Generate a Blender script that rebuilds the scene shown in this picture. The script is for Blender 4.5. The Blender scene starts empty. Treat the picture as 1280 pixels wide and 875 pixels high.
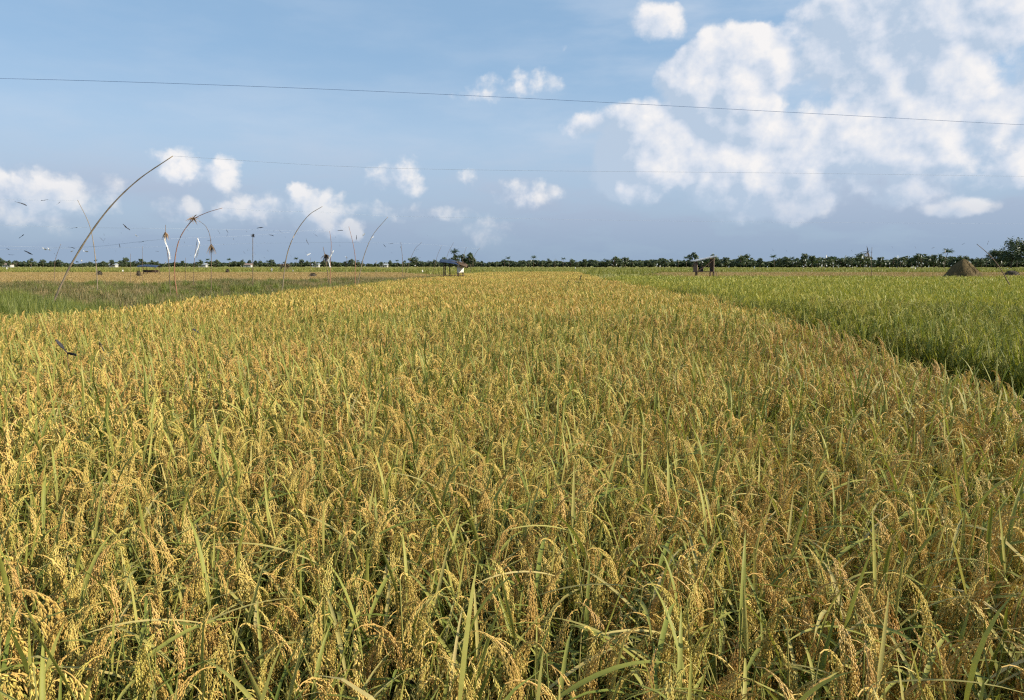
import bpy, math, random
import numpy as np
R = math.radians
PI = math.pi
sc = bpy.context.scene
COL = sc.collection

# ------------------------------------------------------------------ camera
CAM = np.array([0.0, 0.0, 1.80])
F = 914.0                      # focal length in pixels of a 1280 wide picture
PITCH = math.atan((437.5 - 332.0) / F)
cd = bpy.data.cameras.new('camera')
cd.sensor_fit = 'HORIZONTAL'; cd.sensor_width = 36.0; cd.lens = F / 1280.0 * 36.0
cd.clip_start = 0.05; cd.clip_end = 9000.0
cam = bpy.data.objects.new('camera', cd); COL.objects.link(cam)
cam.location = CAM; cam.rotation_euler = (PI / 2 - PITCH, 0, 0)
sc.camera = cam

# ------------------------------------------------------------------ light and exposure
SUN_AZ, SUN_EL = R(102), R(31)
sc.view_settings.view_transform = 'Standard'
sc.view_settings.look = 'None'
sc.view_settings.exposure = 0.76
sc.view_settings.gamma = 1.0
sc.view_settings.use_curve_mapping = False
sd = bpy.data.lights.new('sun', 'SUN'); sd.energy = 5.0; sd.angle = R(0.55); sd.color = (1.0, 0.90, 0.74)
sun = bpy.data.objects.new('sun', sd); COL.objects.link(sun)
from mathutils import Vector, Matrix, Euler
sdir = Vector((math.sin(SUN_AZ) * math.cos(SUN_EL), math.cos(SUN_AZ) * math.cos(SUN_EL), math.sin(SUN_EL)))
sun.rotation_euler = sdir.to_track_quat('Z', 'Y').to_euler()
sun.location = (30, -20, 40)
sc.cycles.max_bounces = 5; sc.cycles.diffuse_bounces = 2; sc.cycles.glossy_bounces = 2
sc.cycles.transmission_bounces = 4; sc.cycles.transparent_max_bounces = 4
sc.cycles.use_denoising = False; sc.cycles.filter_width = 1.25; sc.cycles.use_adaptive_sampling = True; sc.cycles.adaptive_threshold = 0.02

def pdir(x, y):
    """world direction through a pixel of the 1280x875 photograph"""
    a, b = (x - 640.0) / F, (437.5 - y) / F
    return np.array([a, math.cos(PITCH) + b * math.sin(PITCH), -math.sin(PITCH) + b * math.cos(PITCH)])
def at(x, y, d):
    v = pdir(x, y); return CAM + v * (d / v[1])
def sky_uv(x, y):
    v = pdir(x, y); h = math.hypot(v[0], v[1])
    return math.atan2(v[0], v[1]) * 10.0, v[2] / h * 10.0      # tens of radians / tens of slope

# ------------------------------------------------------------------ node helpers
class NT:
    def __init__(s, tree): s.t = tree
    def n(s, typ, **kw):
        o = s.t.nodes.new(typ)
        for k, v in kw.items(): setattr(o, k, v)
        return o
    def put(s, sock, v):
        if v is None: return
        if hasattr(v, 'is_output'): s.t.links.new(v, sock)
        else: sock.default_value = v
    def math(s, op, a, b=None, c=None, clamp=False):
        o = s.n('ShaderNodeMath', operation=op, use_clamp=clamp)
        s.put(o.inputs[0], a); s.put(o.inputs[1], b); s.put(o.inputs[2], c)
        return o.outputs[0]
    def vm(s, op, a, b=None, c=None):
        o = s.n('ShaderNodeVectorMath', operation=op)
        s.put(o.inputs[0], a); s.put(o.inputs[1], b)
        if c is not None: s.put(o.inputs[2], c)
        return o.outputs['Value'] if op in ('LENGTH', 'DOT_PRODUCT', 'DISTANCE') else o.outputs[0]
    def mr(s, v, a, b, c=0.0, d=1.0, smooth=True):
        o = s.n('ShaderNodeMapRange', interpolation_type='SMOOTHSTEP' if smooth else 'LINEAR')
        s.put(o.inputs['Value'], v)
        for k, x in zip((1, 2, 3, 4), (a, b, c, d)): s.put(o.inputs[k], x)
        return o.outputs[0]
    def mix(s, f, a, b):
        o = s.n('ShaderNodeMix', data_type='RGBA')
        s.put(o.inputs[0], f); s.put(o.inputs[6], a); s.put(o.inputs[7], b)
        return o.outputs[2]
    def noise(s, vec, scale, detail=3, rough=0.5, out='Fac', dims='3D'):
        o = s.n('ShaderNodeTexNoise', noise_dimensions=dims)
        s.put(o.inputs['Vector'], vec); o.inputs['Scale'].default_value = scale
        o.inputs['Detail'].default_value = detail; o.inputs['Roughness'].default_value = rough
        return o.outputs[out]
    def ramp(s, f, stops):
        o = s.n('ShaderNodeValToRGB'); e = o.color_ramp.elements
        while len(e) < len(stops): e.new(0.5)
        for el, (p, c) in zip(e, stops): el.position = p; el.color = c if len(c) == 4 else (*c, 1)
        s.put(o.inputs[0], f); return o.outputs[0]

# ------------------------------------------------------------------ sky
W = bpy.data.worlds.new('World'); sc.world = W; W.use_nodes = True
W.node_tree.nodes.clear(); W.cycles.sampling_method = 'MANUAL'; W.cycles.sample_map_resolution = 256
g = NT(W.node_tree)
sky = g.n('ShaderNodeTexSky'); sky.sky_type = 'NISHITA'; sky.sun_disc = False
sky.sun_elevation = SUN_EL; sky.sun_rotation = SUN_AZ
sky.air_density = 1.0; sky.dust_density = 0.6; sky.ozone_density = 2.2; sky.altitude = 0
SKY = 0.107
skyc = g.vm('MULTIPLY', sky.outputs[0], (SKY * .97, SKY * 1.0, SKY * 1.0))
skyc = g.mix(.68, skyc, (.212, .338, .490, 1))          # thin even haze over the whole sky
tc = g.n('ShaderNodeTexCoord')
sep = g.n('ShaderNodeSeparateXYZ'); g.t.links.new(tc.outputs['Generated'], sep.inputs[0])
X, Y, Z = sep.outputs
hor = g.math('SQRT', g.math('ADD', g.math('MULTIPLY', X, X), g.math('MULTIPLY', Y, Y)))
U = g.math('MULTIPLY', g.math('ARCTAN2', X, Y), 10.0)
V = g.math('MULTIPLY', g.math('DIVIDE', Z, g.math('MAXIMUM', hor, 0.02)), 10.0)
cmb = g.n('ShaderNodeCombineXYZ'); g.put(cmb.inputs[0], U); g.put(cmb.inputs[1], V)
P = cmb.outputs[0]

# cumulus heaps: centre and radii by where they stand in the sky (pixels of the photograph -> directions)
HEAPS = [  # x, y, rx, ry, strength
    (922, 82, 60, 42, 1.5), (880, 92, 50, 38, 1.3), (962, 82, 36, 38, 1.0), (905, 132, 62, 42, 1.3), (868, 118, 40, 30, .8),
    (925, 165, 52, 34, 1.2), (808, 190, 64, 48, 1.3), (790, 218, 50, 34, .9), (852, 185, 40, 46, 1.2), (735, 155, 34, 18, .7),
    (792, 150, 46, 24, .7), (925, 208, 60, 38, 1.1), (965, 243, 70, 34, .9), (900, 240, 46, 24, .7), (995, 214, 50, 36, .8),
    (1110, 40, 100, 66, 1.0), (1185, 22, 110, 48, 1.1), (1245, 8, 80, 40, 1.1), (1196, 86, 34, 36, 1.1), (1064, 100, 24, 26, .9),
    (1095, 150, 70, 54, .9), (1155, 165, 80, 54, .8), (1050, 182, 70, 46, .8), (1120, 212, 70, 38, .7), (1230, 138, 74, 34, .7),
    (1272, 211, 34, 20, .8), (1198, 256, 34, 12, .7), (820, 26, 32, 23, .8), (648, 104, 62, 18, .55), (598, 120, 40, 13, .5),
    (40, 246, 56, 40, .9), (78, 238, 30, 26, .7), (222, 210, 38, 25, .85), (277, 216, 26, 24, .95), (316, 262, 48, 24, .75),
    (398, 262, 44, 30, 1.0), (432, 286, 28, 17, .9), (374, 244, 20, 16, .9), (500, 222, 44, 28, .6), (662, 243, 54, 22, .6),
    (612, 288, 34, 22, .6), (585, 220, 18, 12, .6), (220, 264, 32, 20, .6), (132, 242, 30, 22, .5), (485, 262, 60, 14, .45),
    (700, 60, 10, 6, .3), (1020, 10, 20, 10, .5), (560, 268, 40, 14, .5),
    # the same kind of heaps go on to either side of the view
    (-150, 200, 90, 50, .9), (-330, 230, 120, 60, .9), (1380, 120, 90, 60, .9), (1430, 30, 110, 60, .9), (1560, 200, 130, 60, .9),
]
def heap_group(name, heaps, fs=2.3):
    cg = bpy.data.node_groups.new(name, 'ShaderNodeTree')
    cg.interface.new_socket('P', in_out='INPUT', socket_type='NodeSocketVector')
    cg.interface.new_socket('D', in_out='OUTPUT', socket_type='NodeSocketFloat')
    cg.interface.new_socket('A', in_out='OUTPUT', socket_type='NodeSocketFloat')
    c = NT(cg)
    gi = c.n('NodeGroupInput'); go = c.n('NodeGroupOutput')
    Pin = gi.outputs[0]
    wn = c.noise(Pin, 1.3 if fs < 3 else 2.2, 5, .6, 'Color')
    Pw = c.vm('ADD', Pin, c.vm('MULTIPLY', c.vm('SUBTRACT', wn, (.5, .5, .5)), (.42, .34, 0)))
    acc = None
    for (x, y, rx, ry, s) in heaps:
        u, v = sky_uv(x, y); k = 1.15 if x < 700 else 1.36
        iu, iv = 1 / (rx * k / F * 10), 1 / (ry * k / F * 10)
        q = c.vm('MULTIPLY_ADD', Pw, (iu, iv, 0), (-u * iu, -v * iv, 0))
        h = c.math('MULTIPLY_ADD', c.vm('DOT_PRODUCT', q, q), -s, s)
        acc = h if acc is None else c.math('SMOOTH_MAX', acc, h, 0.25)
    acc = c.math('MAXIMUM', acc, -1.5)
    bil = c.noise(Pin, fs, 8, .60)
    vo = c.n('ShaderNodeTexVoronoi', feature='SMOOTH_F1'); vo.inputs['Scale'].default_value = fs * 1.04; vo.inputs['Smoothness'].default_value = .35
    vo.inputs['Detail'].default_value = 2.0; vo.inputs['Roughness'].default_value = .5
    c.put(vo.inputs['Vector'], Pw)
    dd = c.math('MULTIPLY_ADD', acc, 1.6, c.math('MULTIPLY_ADD', bil, 1.45, -.73))
    dd = c.math('ADD', dd, c.math('MULTIPLY_ADD', vo.outputs['Distance'], -.60, .20))
    cg.links.new(dd, go.inputs[0]); cg.links.new(acc, go.inputs[1])
    return cg
def clouds(cg, base, shades=(), soft=.62):
    def grp(vec):
        o = g.n('ShaderNodeGroup'); o.node_tree = cg; g.put(o.inputs[0], vec); return o.outputs
    (d0, a0), (d1, a1) = grp(P), grp(g.vm('ADD', P, (.17, .10, 0)))
    alpha = g.mr(d0, .0, soft)
    ad = g.math('SUBTRACT', a0, a1)
    nd = g.math('SUBTRACT', g.math('SUBTRACT', d0, d1), g.math('MULTIPLY', ad, 1.6))
    df = g.math('MULTIPLY_ADD', ad, .75, g.math('MULTIPLY', nd, .8))
    for (x, y, rx, ry, s) in shades:                    # thick bases and flanks turned from the sun
        u, v = sky_uv(x, y); iu, iv = F / 10 / rx, F / 10 / ry
        q = g.vm('MULTIPLY_ADD', P, (iu, iv, 0), (-u * iu, -v * iv, 0))
        df = g.math('SUBTRACT', df, g.mr(g.vm('DOT_PRODUCT', q, q), 1.0, .0, 0.0, s))
    lit = g.mr(df, -.55, .62, smooth=False)
    ccol = g.ramp(lit, [(.12, (.335, .41, .51)), (.40, (.47, .51, .58)), (.78, (.645, .63, .625))])
    return g.mix(g.math('MULTIPLY', alpha, g.mr(V, .0, 1.3, .30, .97)), base, ccol)
# thin veil of high and far cloud, wispier and flatter, thickest low down
st = g.vm('MULTIPLY', P, (.55, 1.9, 1))
veil_n = g.noise(st, .9, 6, .55)
low = g.mr(V, 3.0, -.3)
right = g.mr(U, -1.5, 4.2)
vamt = g.math('ADD', g.math('MULTIPLY', low, .30), g.math('MULTIPLY', right, .55))
veil = g.math('MULTIPLY', g.mr(veil_n, .36, .74), g.math('ADD', vamt, .20))
veil = g.math('ADD', veil, g.math('MULTIPLY', low, .90), clamp=True)
vcol = g.ramp(g.mr(V, 0, 3, smooth=False), [(.05, (.215, .285, .385)), (.33, (.30, .36, .46)), (.6, (.40, .465, .555))])
inside = g.mix(veil, skyc, vcol)
SPLIT = 690
insL = clouds(heap_group('cloud_heaps_west', [h for h in HEAPS if h[0] - h[2] < SPLIT + 40], 3.4), inside, (), .95)
insR = clouds(heap_group('cloud_heaps_east', [h for h in HEAPS if h[0] + h[2] > SPLIT - 40]), inside,
    [(1100, 46, 140, 80, .26), (758, 195, 50, 60, .55), (900, 150, 80, 40, .28), (860, 262, 150, 34, .35), (1080, 235, 130, 34, .35)])
# beyond the view: the same sky with loosely scattered cloud
n2 = g.noise(tc.outputs['Generated'], 3.2, 5, .55)
out_a = g.math('MULTIPLY', g.mr(n2, .50, .66), .75)
outside = g.mix(g.math('MULTIPLY', low, .35), skyc, vcol)
outside = g.mix(out_a, outside, (.50, .52, .55, 1))
wgt = g.math('MULTIPLY', g.mr(g.math('ABSOLUTE', U), 11.5, 9.5), g.mr(V, 7.0, 5.2))
wgt = g.math('MULTIPLY', wgt, g.math('GREATER_THAN', V, -.2))
b1 = g.n('ShaderNodeBackground'); b2 = g.n('ShaderNodeBackground'); b3 = g.n('ShaderNodeBackground')
for b_ in (b1, b2, b3): b_.inputs['Strength'].default_value = .865
g.put(b1.inputs[0], outside); g.put(b2.inputs[0], insL); g.put(b3.inputs[0], insR)
mlr = g.n('ShaderNodeMixShader'); us = sky_uv(SPLIT, 100)[0]; g.put(mlr.inputs[0], g.mr(U, us - .12, us + .12))
g.t.links.new(b2.outputs[0], mlr.inputs[1]); g.t.links.new(b3.outputs[0], mlr.inputs[2])
ms = g.n('ShaderNodeMixShader'); g.put(ms.inputs[0], wgt)
g.t.links.new(b1.outputs[0], ms.inputs[1]); g.t.links.new(mlr.outputs[0], ms.inputs[2])
wo = g.n('ShaderNodeOutputWorld'); g.t.links.new(ms.outputs[0], wo.inputs[0])

# ------------------------------------------------------------------ materials
def mat(name):
    m = bpy.data.materials.new(name); m.use_nodes = True
    m.node_tree.nodes.clear()
    t = NT(m.node_tree); out = t.n('ShaderNodeOutputMaterial')
    return m, t, out
def principled(t, col, rough=.6, spec=.3, metal=0.0):
    p = t.n('ShaderNodeBsdfPrincipled'); t.put(p.inputs['Base Color'], col)
    p.inputs['Roughness'].default_value = rough; p.inputs['Specular IOR Level'].default_value = spec
    p.inputs['Metallic'].default_value = metal
    return p
def tone_inputs(t):
    a = t.n('ShaderNodeAttribute'); a.attribute_name = 'tone'
    oi = t.n('ShaderNodeObjectInfo'); ge = t.n('ShaderNodeNewGeometry')
    return a.outputs['Fac'], oi.outputs['Random'], ge.outputs['Position']
def plant_mat(name, stops, wt=.62, wr=.2, wn=.5, bias=0.0, trans=.3, rough=.5, spec=.3, nscale=.35, hue_noise=None):
    """plant colour runs along stops with a tone of each blade, of each plant and of patches in the field"""
    m, t, out = mat(name)
    a, r, p = tone_inputs(t)
    n = t.noise(p, nscale, 3, .6)
    f = t.math('MULTIPLY_ADD', a, wt, bias)
    f = t.math('ADD', f, t.math('MULTIPLY_ADD', r, wr, -wr / 2))
    f = t.math('ADD', f, t.math('MULTIPLY_ADD', n, wn, -wn / 2), clamp=True)
    col = t.ramp(f, stops)
    fine = t.noise(p, 60.0, 2, .6)
    col = t.mix(t.math('MULTIPLY', t.mr(fine, .45, .8), .25), col, t.vm('MULTIPLY', col, (.62, .58, .5)))
    b = principled(t, col, rough, spec)
    tr = t.n('ShaderNodeBsdfTranslucent'); t.put(tr.inputs[0], t.vm('MULTIPLY', col, (1.05, 1.1, .6)))
    mx = t.n('ShaderNodeMixShader'); mx.inputs[0].default_value = trans
    t.t.links.new(b.outputs[0], mx.inputs[1]); t.t.links.new(tr.outputs[0], mx.inputs[2])
    t.t.links.new(mx.outputs[0], out.inputs[0])
    return m
M_GRAIN = plant_mat('rice_grain', [(0, (.50, .47, .10)), (.26, (.62, .49, .13)), (.58, (.58, .375, .11)), (1, (.42, .215, .075))], bias=.17, wn=.65, trans=.16, rough=.5, spec=.3)
M_LEAF = plant_mat('rice_leaf', [(0, (.060, .095, .018)), (.35, (.155, .185, .034)), (.62, (.33, .31, .075)), (.85, (.46, .37, .15)), (1, (.54, .45, .25))], bias=.22, wn=.35, trans=.26, rough=.55, spec=.2)  # greens darkened so the colour itself deepens shade in the gaps
M_STALK = plant_mat('rice_stalk', [(0, (.10, .14, .03)), (.5, (.24, .23, .06)), (1, (.36, .26, .11))], trans=.12)
M_GLEAF = plant_mat('green_rice_leaf', [(0, (.075, .115, .02)), (.4, (.185, .20, .034)), (.7, (.35, .325, .058)), (1, (.48, .38, .10))], bias=.22, wn=.5, trans=.36, nscale=.16, rough=.55, spec=.2)
M_GGRAIN = plant_mat('green_rice_grain', [(0, (.28, .31, .055)), (.5, (.44, .39, .085)), (1, (.54, .38, .11))], trans=.2, nscale=.16)
M_WEED = plant_mat('weed_blade', [(0, (.075, .09, .028)), (.35, (.15, .145, .05)), (.62, (.25, .195, .085)), (1, (.36, .26, .14))], bias=.14, wn=1.5, trans=.3, nscale=.22)
M_LUSH = plant_mat('lush_grass_blade', [(0, (.07, .105, .025)), (.5, (.16, .19, .04)), (1, (.32, .30, .08))], bias=.15, wn=.4, trans=.36, nscale=.2)
M_STUB = plant_mat('stubble_straw', [(0, (.24, .19, .06)), (.5, (.36, .25, .11)), (1, (.44, .32, .18))], wn=.5, trans=.2, nscale=.06)
M_CROPG = plant_mat('far_crop_blade', [(0, (.16, .18, .04)), (.5, (.26, .25, .06)), (1, (.40, .33, .10))], wn=.9, trans=.3, nscale=.03)
M_TREE = plant_mat('tree_leaf', [(0, (.045, .065, .036)), (.5, (.075, .10, .046)), (1, (.12, .145, .06))], wn=.3, trans=.2, nscale=.02, rough=.5)
M_PALM = plant_mat('palm_leaf', [(0, (.025, .05, .018)), (.5, (.05, .085, .025)), (1, (.11, .13, .04))], wn=.3, trans=.2, nscale=.02)

def simple_mat(name, c1, c2, scale=8.0, rough=.7, spec=.25, detail=4, bump=0.0, stretch=None, metal=0.0, trans=0.0):
    m, t, out = mat(name)
    tcn = t.n('ShaderNodeTexCoord'); v = tcn.outputs['Object']
    if stretch: v = t.vm('MULTIPLY', v, stretch)
    n = t.noise(v, scale, detail, .6)
    col = t.mix(t.mr(n, .3, .7), (*c1, 1), (*c2, 1))
    b = principled(t, col, rough, spec, metal)
    if bump:
        bp = t.n('ShaderNodeBump'); bp.inputs['Strength'].default_value = bump; bp.inputs['Distance'].default_value = .02
        t.put(bp.inputs['Height'], n); t.put(b.inputs['Normal'], bp.outputs[0])
    sh = b.outputs[0]
    if trans:
        tr = t.n('ShaderNodeBsdfTranslucent'); t.put(tr.inputs[0], col)
        mx = t.n('ShaderNodeMixShader'); mx.inputs[0].default_value = trans
        t.t.links.new(sh, mx.inputs[1]); t.t.links.new(tr.outputs[0], mx.inputs[2]); sh = mx.outputs[0]
    t.t.links.new(sh, out.inputs[0])
    return m
M_BAMBOO = simple_mat('dry_bamboo', (.16, .13, .09), (.28, .22, .14), 5, .6, .3, stretch=(1, 1, .3))
M_STICK = simple_mat('dark_stick', (.10, .075, .05), (.20, .14, .09), 6, .75)
M_REDSTICK = simple_mat('reddish_stick', (.22, .10, .06), (.30, .16, .09), 6, .75)
M_STRING = simple_mat('blue_grey_cord', (.10, .17, .32), (.14, .22, .38), 3, .6)
M_THREAD = simple_mat('grey_thread', (.22, .27, .35), (.30, .35, .42), 3, .6)
M_BLACK = simple_mat('black_plastic', (.018, .018, .022), (.04, .04, .045), 9, .75, .2)
M_WHITE = simple_mat('white_plastic', (.74, .74, .72), (.84, .84, .83), 9, .4, .4, trans=.3)
M_STRAWB = simple_mat('brown_straw_bundle', (.20, .12, .06), (.34, .22, .11), 20, .8)
M_HAY = simple_mat('hay', (.055, .040, .018), (.12, .088, .038), 9, .85, .1, detail=8)
M_WOOD = simple_mat('weathered_wood', (.07, .05, .035), (.14, .10, .07), 6, .8, stretch=(1, 1, .2))
M_TARP = simple_mat('blue_tarp', (.014, .022, .045), (.03, .05, .10), 3, .5, .3)
M_THATCH = simple_mat('brown_thatch', (.06, .04, .026), (.12, .08, .05), 14, .9)
M_CLOTH = simple_mat('white_cloth', (.74, .68, .58), (.82, .77, .68), 4, .8, trans=.25)
M_TIN = simple_mat('grey_tin', (.30, .33, .36), (.46, .48, .50), 3, .4, .5, metal=.3)
M_BARK = simple_mat('tree_bark', (.06, .045, .03), (.13, .10, .07), 2, .9)
M_WALLW = simple_mat('pale_plaster', (.30, .30, .28), (.45, .44, .41), .8, .8)
M_ROOFR = simple_mat('rusty_roof', (.16, .10, .08), (.26, .20, .17), 1, .7)
M_DARKB = simple_mat('rotting_straw', (.03, .026, .02), (.075, .06, .04), 9, .9)
M_DARKW = simple_mat('dark_opening', (.03, .03, .03), (.06, .055, .05), 2, .5)

def ground_mat(name, stops, s1, s2=14.0, rough=.95, spec=.1):
    m, t, out = mat(name)
    ge = t.n('ShaderNodeNewGeometry'); p = ge.outputs['Position']
    n1 = t.noise(p, s1, 4, .6); n2 = t.noise(p, s2, 4, .65)
    f = t.math('ADD', t.math('MULTIPLY', n1, .6), t.math('MULTIPLY', n2, .4))
    f = t.mr(f, .3, .7, smooth=False)
    col = t.ramp(f, stops)
    b = principled(t, col, rough, spec)
    bp = t.n('ShaderNodeBump'); bp.inputs['Strength'].default_value = .6; bp.inputs['Distance'].default_value = .08
    t.put(bp.inputs['Height'], n2); t.put(b.inputs['Normal'], bp.outputs[0])
    t.t.links.new(b.outputs[0], out.inputs[0])
    return m
M_SOIL = ground_mat('field_mud', [(0, (.035, .027, .018)), (.5, (.06, .047, .03)), (1, (.10, .08, .05))], .7)
M_PLAIN = ground_mat('far_plain', [(0, (.10, .13, .035)), (.4, (.17, .18, .05)), (.7, (.24, .21, .07)), (1, (.30, .23, .10))], .012, .4)
M_GSTUB = ground_mat('stubble_soil', [(0, (.17, .12, .06)), (.5, (.27, .18, .085)), (1, (.34, .24, .13))], .05, 1.2)
M_GWEED = ground_mat('weedy_soil', [(0, (.05, .06, .02)), (.5, (.10, .09, .035)), (1, (.17, .12, .06))], .12, 2.5)
M_GCROP = ground_mat('crop_soil', [(0, (.10, .13, .03)), (.5, (.16, .18, .04)), (1, (.25, .22, .06))], .03, .8)

# ------------------------------------------------------------------ mesh helpers
class MB:
    """collects polygons; build() makes one mesh"""
    def __init__(s): s.v = []; s.f = []; s.m = []; s.t = []
    def add(s, verts, faces, m=0, tone=.5):
        o = len(s.v); s.v.extend(tuple(p) for p in verts); s.t.extend([tone] * len(verts))
        s.f.extend(tuple(i + o for i in f) for f in faces); s.m.extend([m] * len(faces))
    def merge(s, b, M=None, mshift=0):
        vs = b.v
        if M is not None:
            a = np.array(b.v); a = a @ np.array(M)[:3, :3].T + np.array(M)[:3, 3]; vs = a.tolist()
        o = len(s.v); s.v.extend(tuple(p) for p in vs); s.t.extend(b.t)
        s.f.extend(tuple(i + o for i in f) for f in b.f); s.m.extend(k + mshift for k in b.m)
    def ribbon(s, pts, ws, side, m=0, tone=.5, fold=0.0):
        pts = np.asarray(pts, float); n = len(pts); side = np.asarray(side, float)
        tan = np.gradient(pts, axis=0); vs = []
        k = 3 if fold else 2
        for i in range(n):
            sd_ = side - tan[i] * (side @ tan[i]) / max(1e-9, tan[i] @ tan[i])
            sd_ /= max(1e-9, np.linalg.norm(sd_))
            if fold:
                nn = np.cross(tan[i], sd_); nn /= max(1e-9, np.linalg.norm(nn))
                vs += [pts[i] - sd_ * ws[i] + nn * ws[i] * fold, pts[i], pts[i] + sd_ * ws[i] + nn * ws[i] * fold]
            else: vs += [pts[i] - sd_ * ws[i], pts[i] + sd_ * ws[i]]
        fs = [(i * k + j, i * k + j + 1, (i + 1) * k + j + 1, (i + 1) * k + j) for i in range(n - 1) for j in range(k - 1)]
        s.add(vs, fs, m, tone)
    def tube(s, pts, rs, seg=5, m=0, tone=.5, cap=True):
        pts = np.asarray(pts, float); n = len(pts); tan = np.gradient(pts, axis=0); vs = []
        for i in range(n):
            t_ = tan[i] / max(1e-9, np.linalg.norm(tan[i]))
            a = np.cross(t_, (0, 0, 1) if abs(t_[2]) < .9 else (1, 0, 0)); a /= np.linalg.norm(a); b = np.cross(t_, a)
            for j in range(seg):
                an = 2 * PI * j / seg; vs.append(pts[i] + (a * math.cos(an) + b * math.sin(an)) * rs[i])
        fs = [(i * seg + j, i * seg + (j + 1) % seg, (i + 1) * seg + (j + 1) % seg, (i + 1) * seg + j) for i in range(n - 1) for j in range(seg)]
        if cap: fs += [tuple(range(seg))[::-1], tuple((n - 1) * seg + j for j in range(seg))]
        s.add(vs, fs, m, tone)
    def box(s, a, b, m=0, tone=.5):
        (x0, y0, z0), (x1, y1, z1) = a, b
        v = [(x, y, z) for z in (z0, z1) for y in (y0, y1) for x in (x0, x1)]
        s.add(v, [(0, 2, 3, 1), (4, 5, 7, 6), (0, 1, 5, 4), (2, 6, 7, 3), (0, 4, 6, 2), (1, 3, 7, 5)], m, tone)
    def grain(s, p, d, L, w, m=0, tone=.5):
        d = d / max(1e-9, np.linalg.norm(d)); a = np.cross(d, (.31, .77, .55)); a /= max(1e-9, np.linalg.norm(a)); b = np.cross(d, a)
        q = p + d * L * .45
        s.add([p, q + a * w, q + b * w, q - a * w, q - b * w, p + d * L], [(0, 2, 1), (0, 3, 2), (0, 4, 3), (0, 1, 4), (5, 1, 2), (5, 2, 3), (5, 3, 4), (5, 4, 1)], m, tone)
    def mesh(s, name, mats, smooth=False):
        me = bpy.data.meshes.new(name); me.from_pydata(s.v, [], s.f)
        for mm in mats: me.materials.append(mm)
        if len(mats) > 1: me.polygons.foreach_set('material_index', s.m)
        at_ = me.attributes.new('tone', 'FLOAT', 'POINT'); at_.data.foreach_set('value', s.t)
        if smooth: me.polygons.foreach_set('use_smooth', [True] * len(s.f))
        me.update(); return me
class Arr:
    """an MB frozen into arrays, cheap to repeat many times in one mesh"""
    def __init__(s, mb, mshift=0):
        s.v = np.array(mb.v, np.float32); s.t = np.array(mb.t, np.float32); s.m = np.array(mb.m, np.int32) + mshift
        s.n = np.array([len(f) for f in mb.f], np.int32); s.l = np.array([i for f in mb.f for i in f], np.int32)
def mesh_of(name, mats, items, smooth=False):
    """one mesh out of many (Arr, Matrix)"""
    vs, ts, ms, ns, ls, o = [], [], [], [], [], 0
    for a, M in items:
        M = np.array(M, np.float32); vs.append(a.v @ M[:3, :3].T + M[:3, 3]); ts.append(a.t); ms.append(a.m); ns.append(a.n); ls.append(a.l + o); o += len(a.v)
    v, t, m, n, l = (np.concatenate(q) for q in (vs, ts, ms, ns, ls))
    me = bpy.data.meshes.new(name); me.vertices.add(len(v)); me.vertices.foreach_set('co', v.ravel().astype(np.float32))
    me.loops.add(len(l)); me.loops.foreach_set('vertex_index', l); me.polygons.add(len(n))
    me.polygons.foreach_set('loop_start', (np.cumsum(n) - n).astype(np.int32)); me.polygons.foreach_set('loop_total', n)
    for mm in mats: me.materials.append(mm)
    me.polygons.foreach_set('material_index', m)
    me.polygons.foreach_set('use_smooth', np.full(len(n), smooth))
    at_ = me.attributes.new('tone', 'FLOAT', 'POINT'); at_.data.foreach_set('value', t)
    me.update(calc_edges=True); me.validate(); return me
def obj(name, me, parent=None, loc=(0, 0, 0)):
    o = bpy.data.objects.new(name, me); COL.objects.link(o); o.location = loc
    if parent is not None: o.parent = parent
    return o
def tag(o, label=None, cat=None, group=None, kind=None):
    if label: o['label'] = label
    if cat: o['category'] = cat
    if group: o['group'] = group
    if kind: o['kind'] = kind
    return o
def empty(name, loc, rz=0):
    o = bpy.data.objects.new(name, None); COL.objects.link(o); o.location = loc; o.rotation_euler = (0, 0, rz); o.empty_display_size = .2
    return o
def copy_tree(o, parent=None):
    q = o.copy(); COL.objects.link(q)
    if parent is not None: q.parent = parent
    for ch in o.children: copy_tree(ch, q)
    return q

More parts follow.
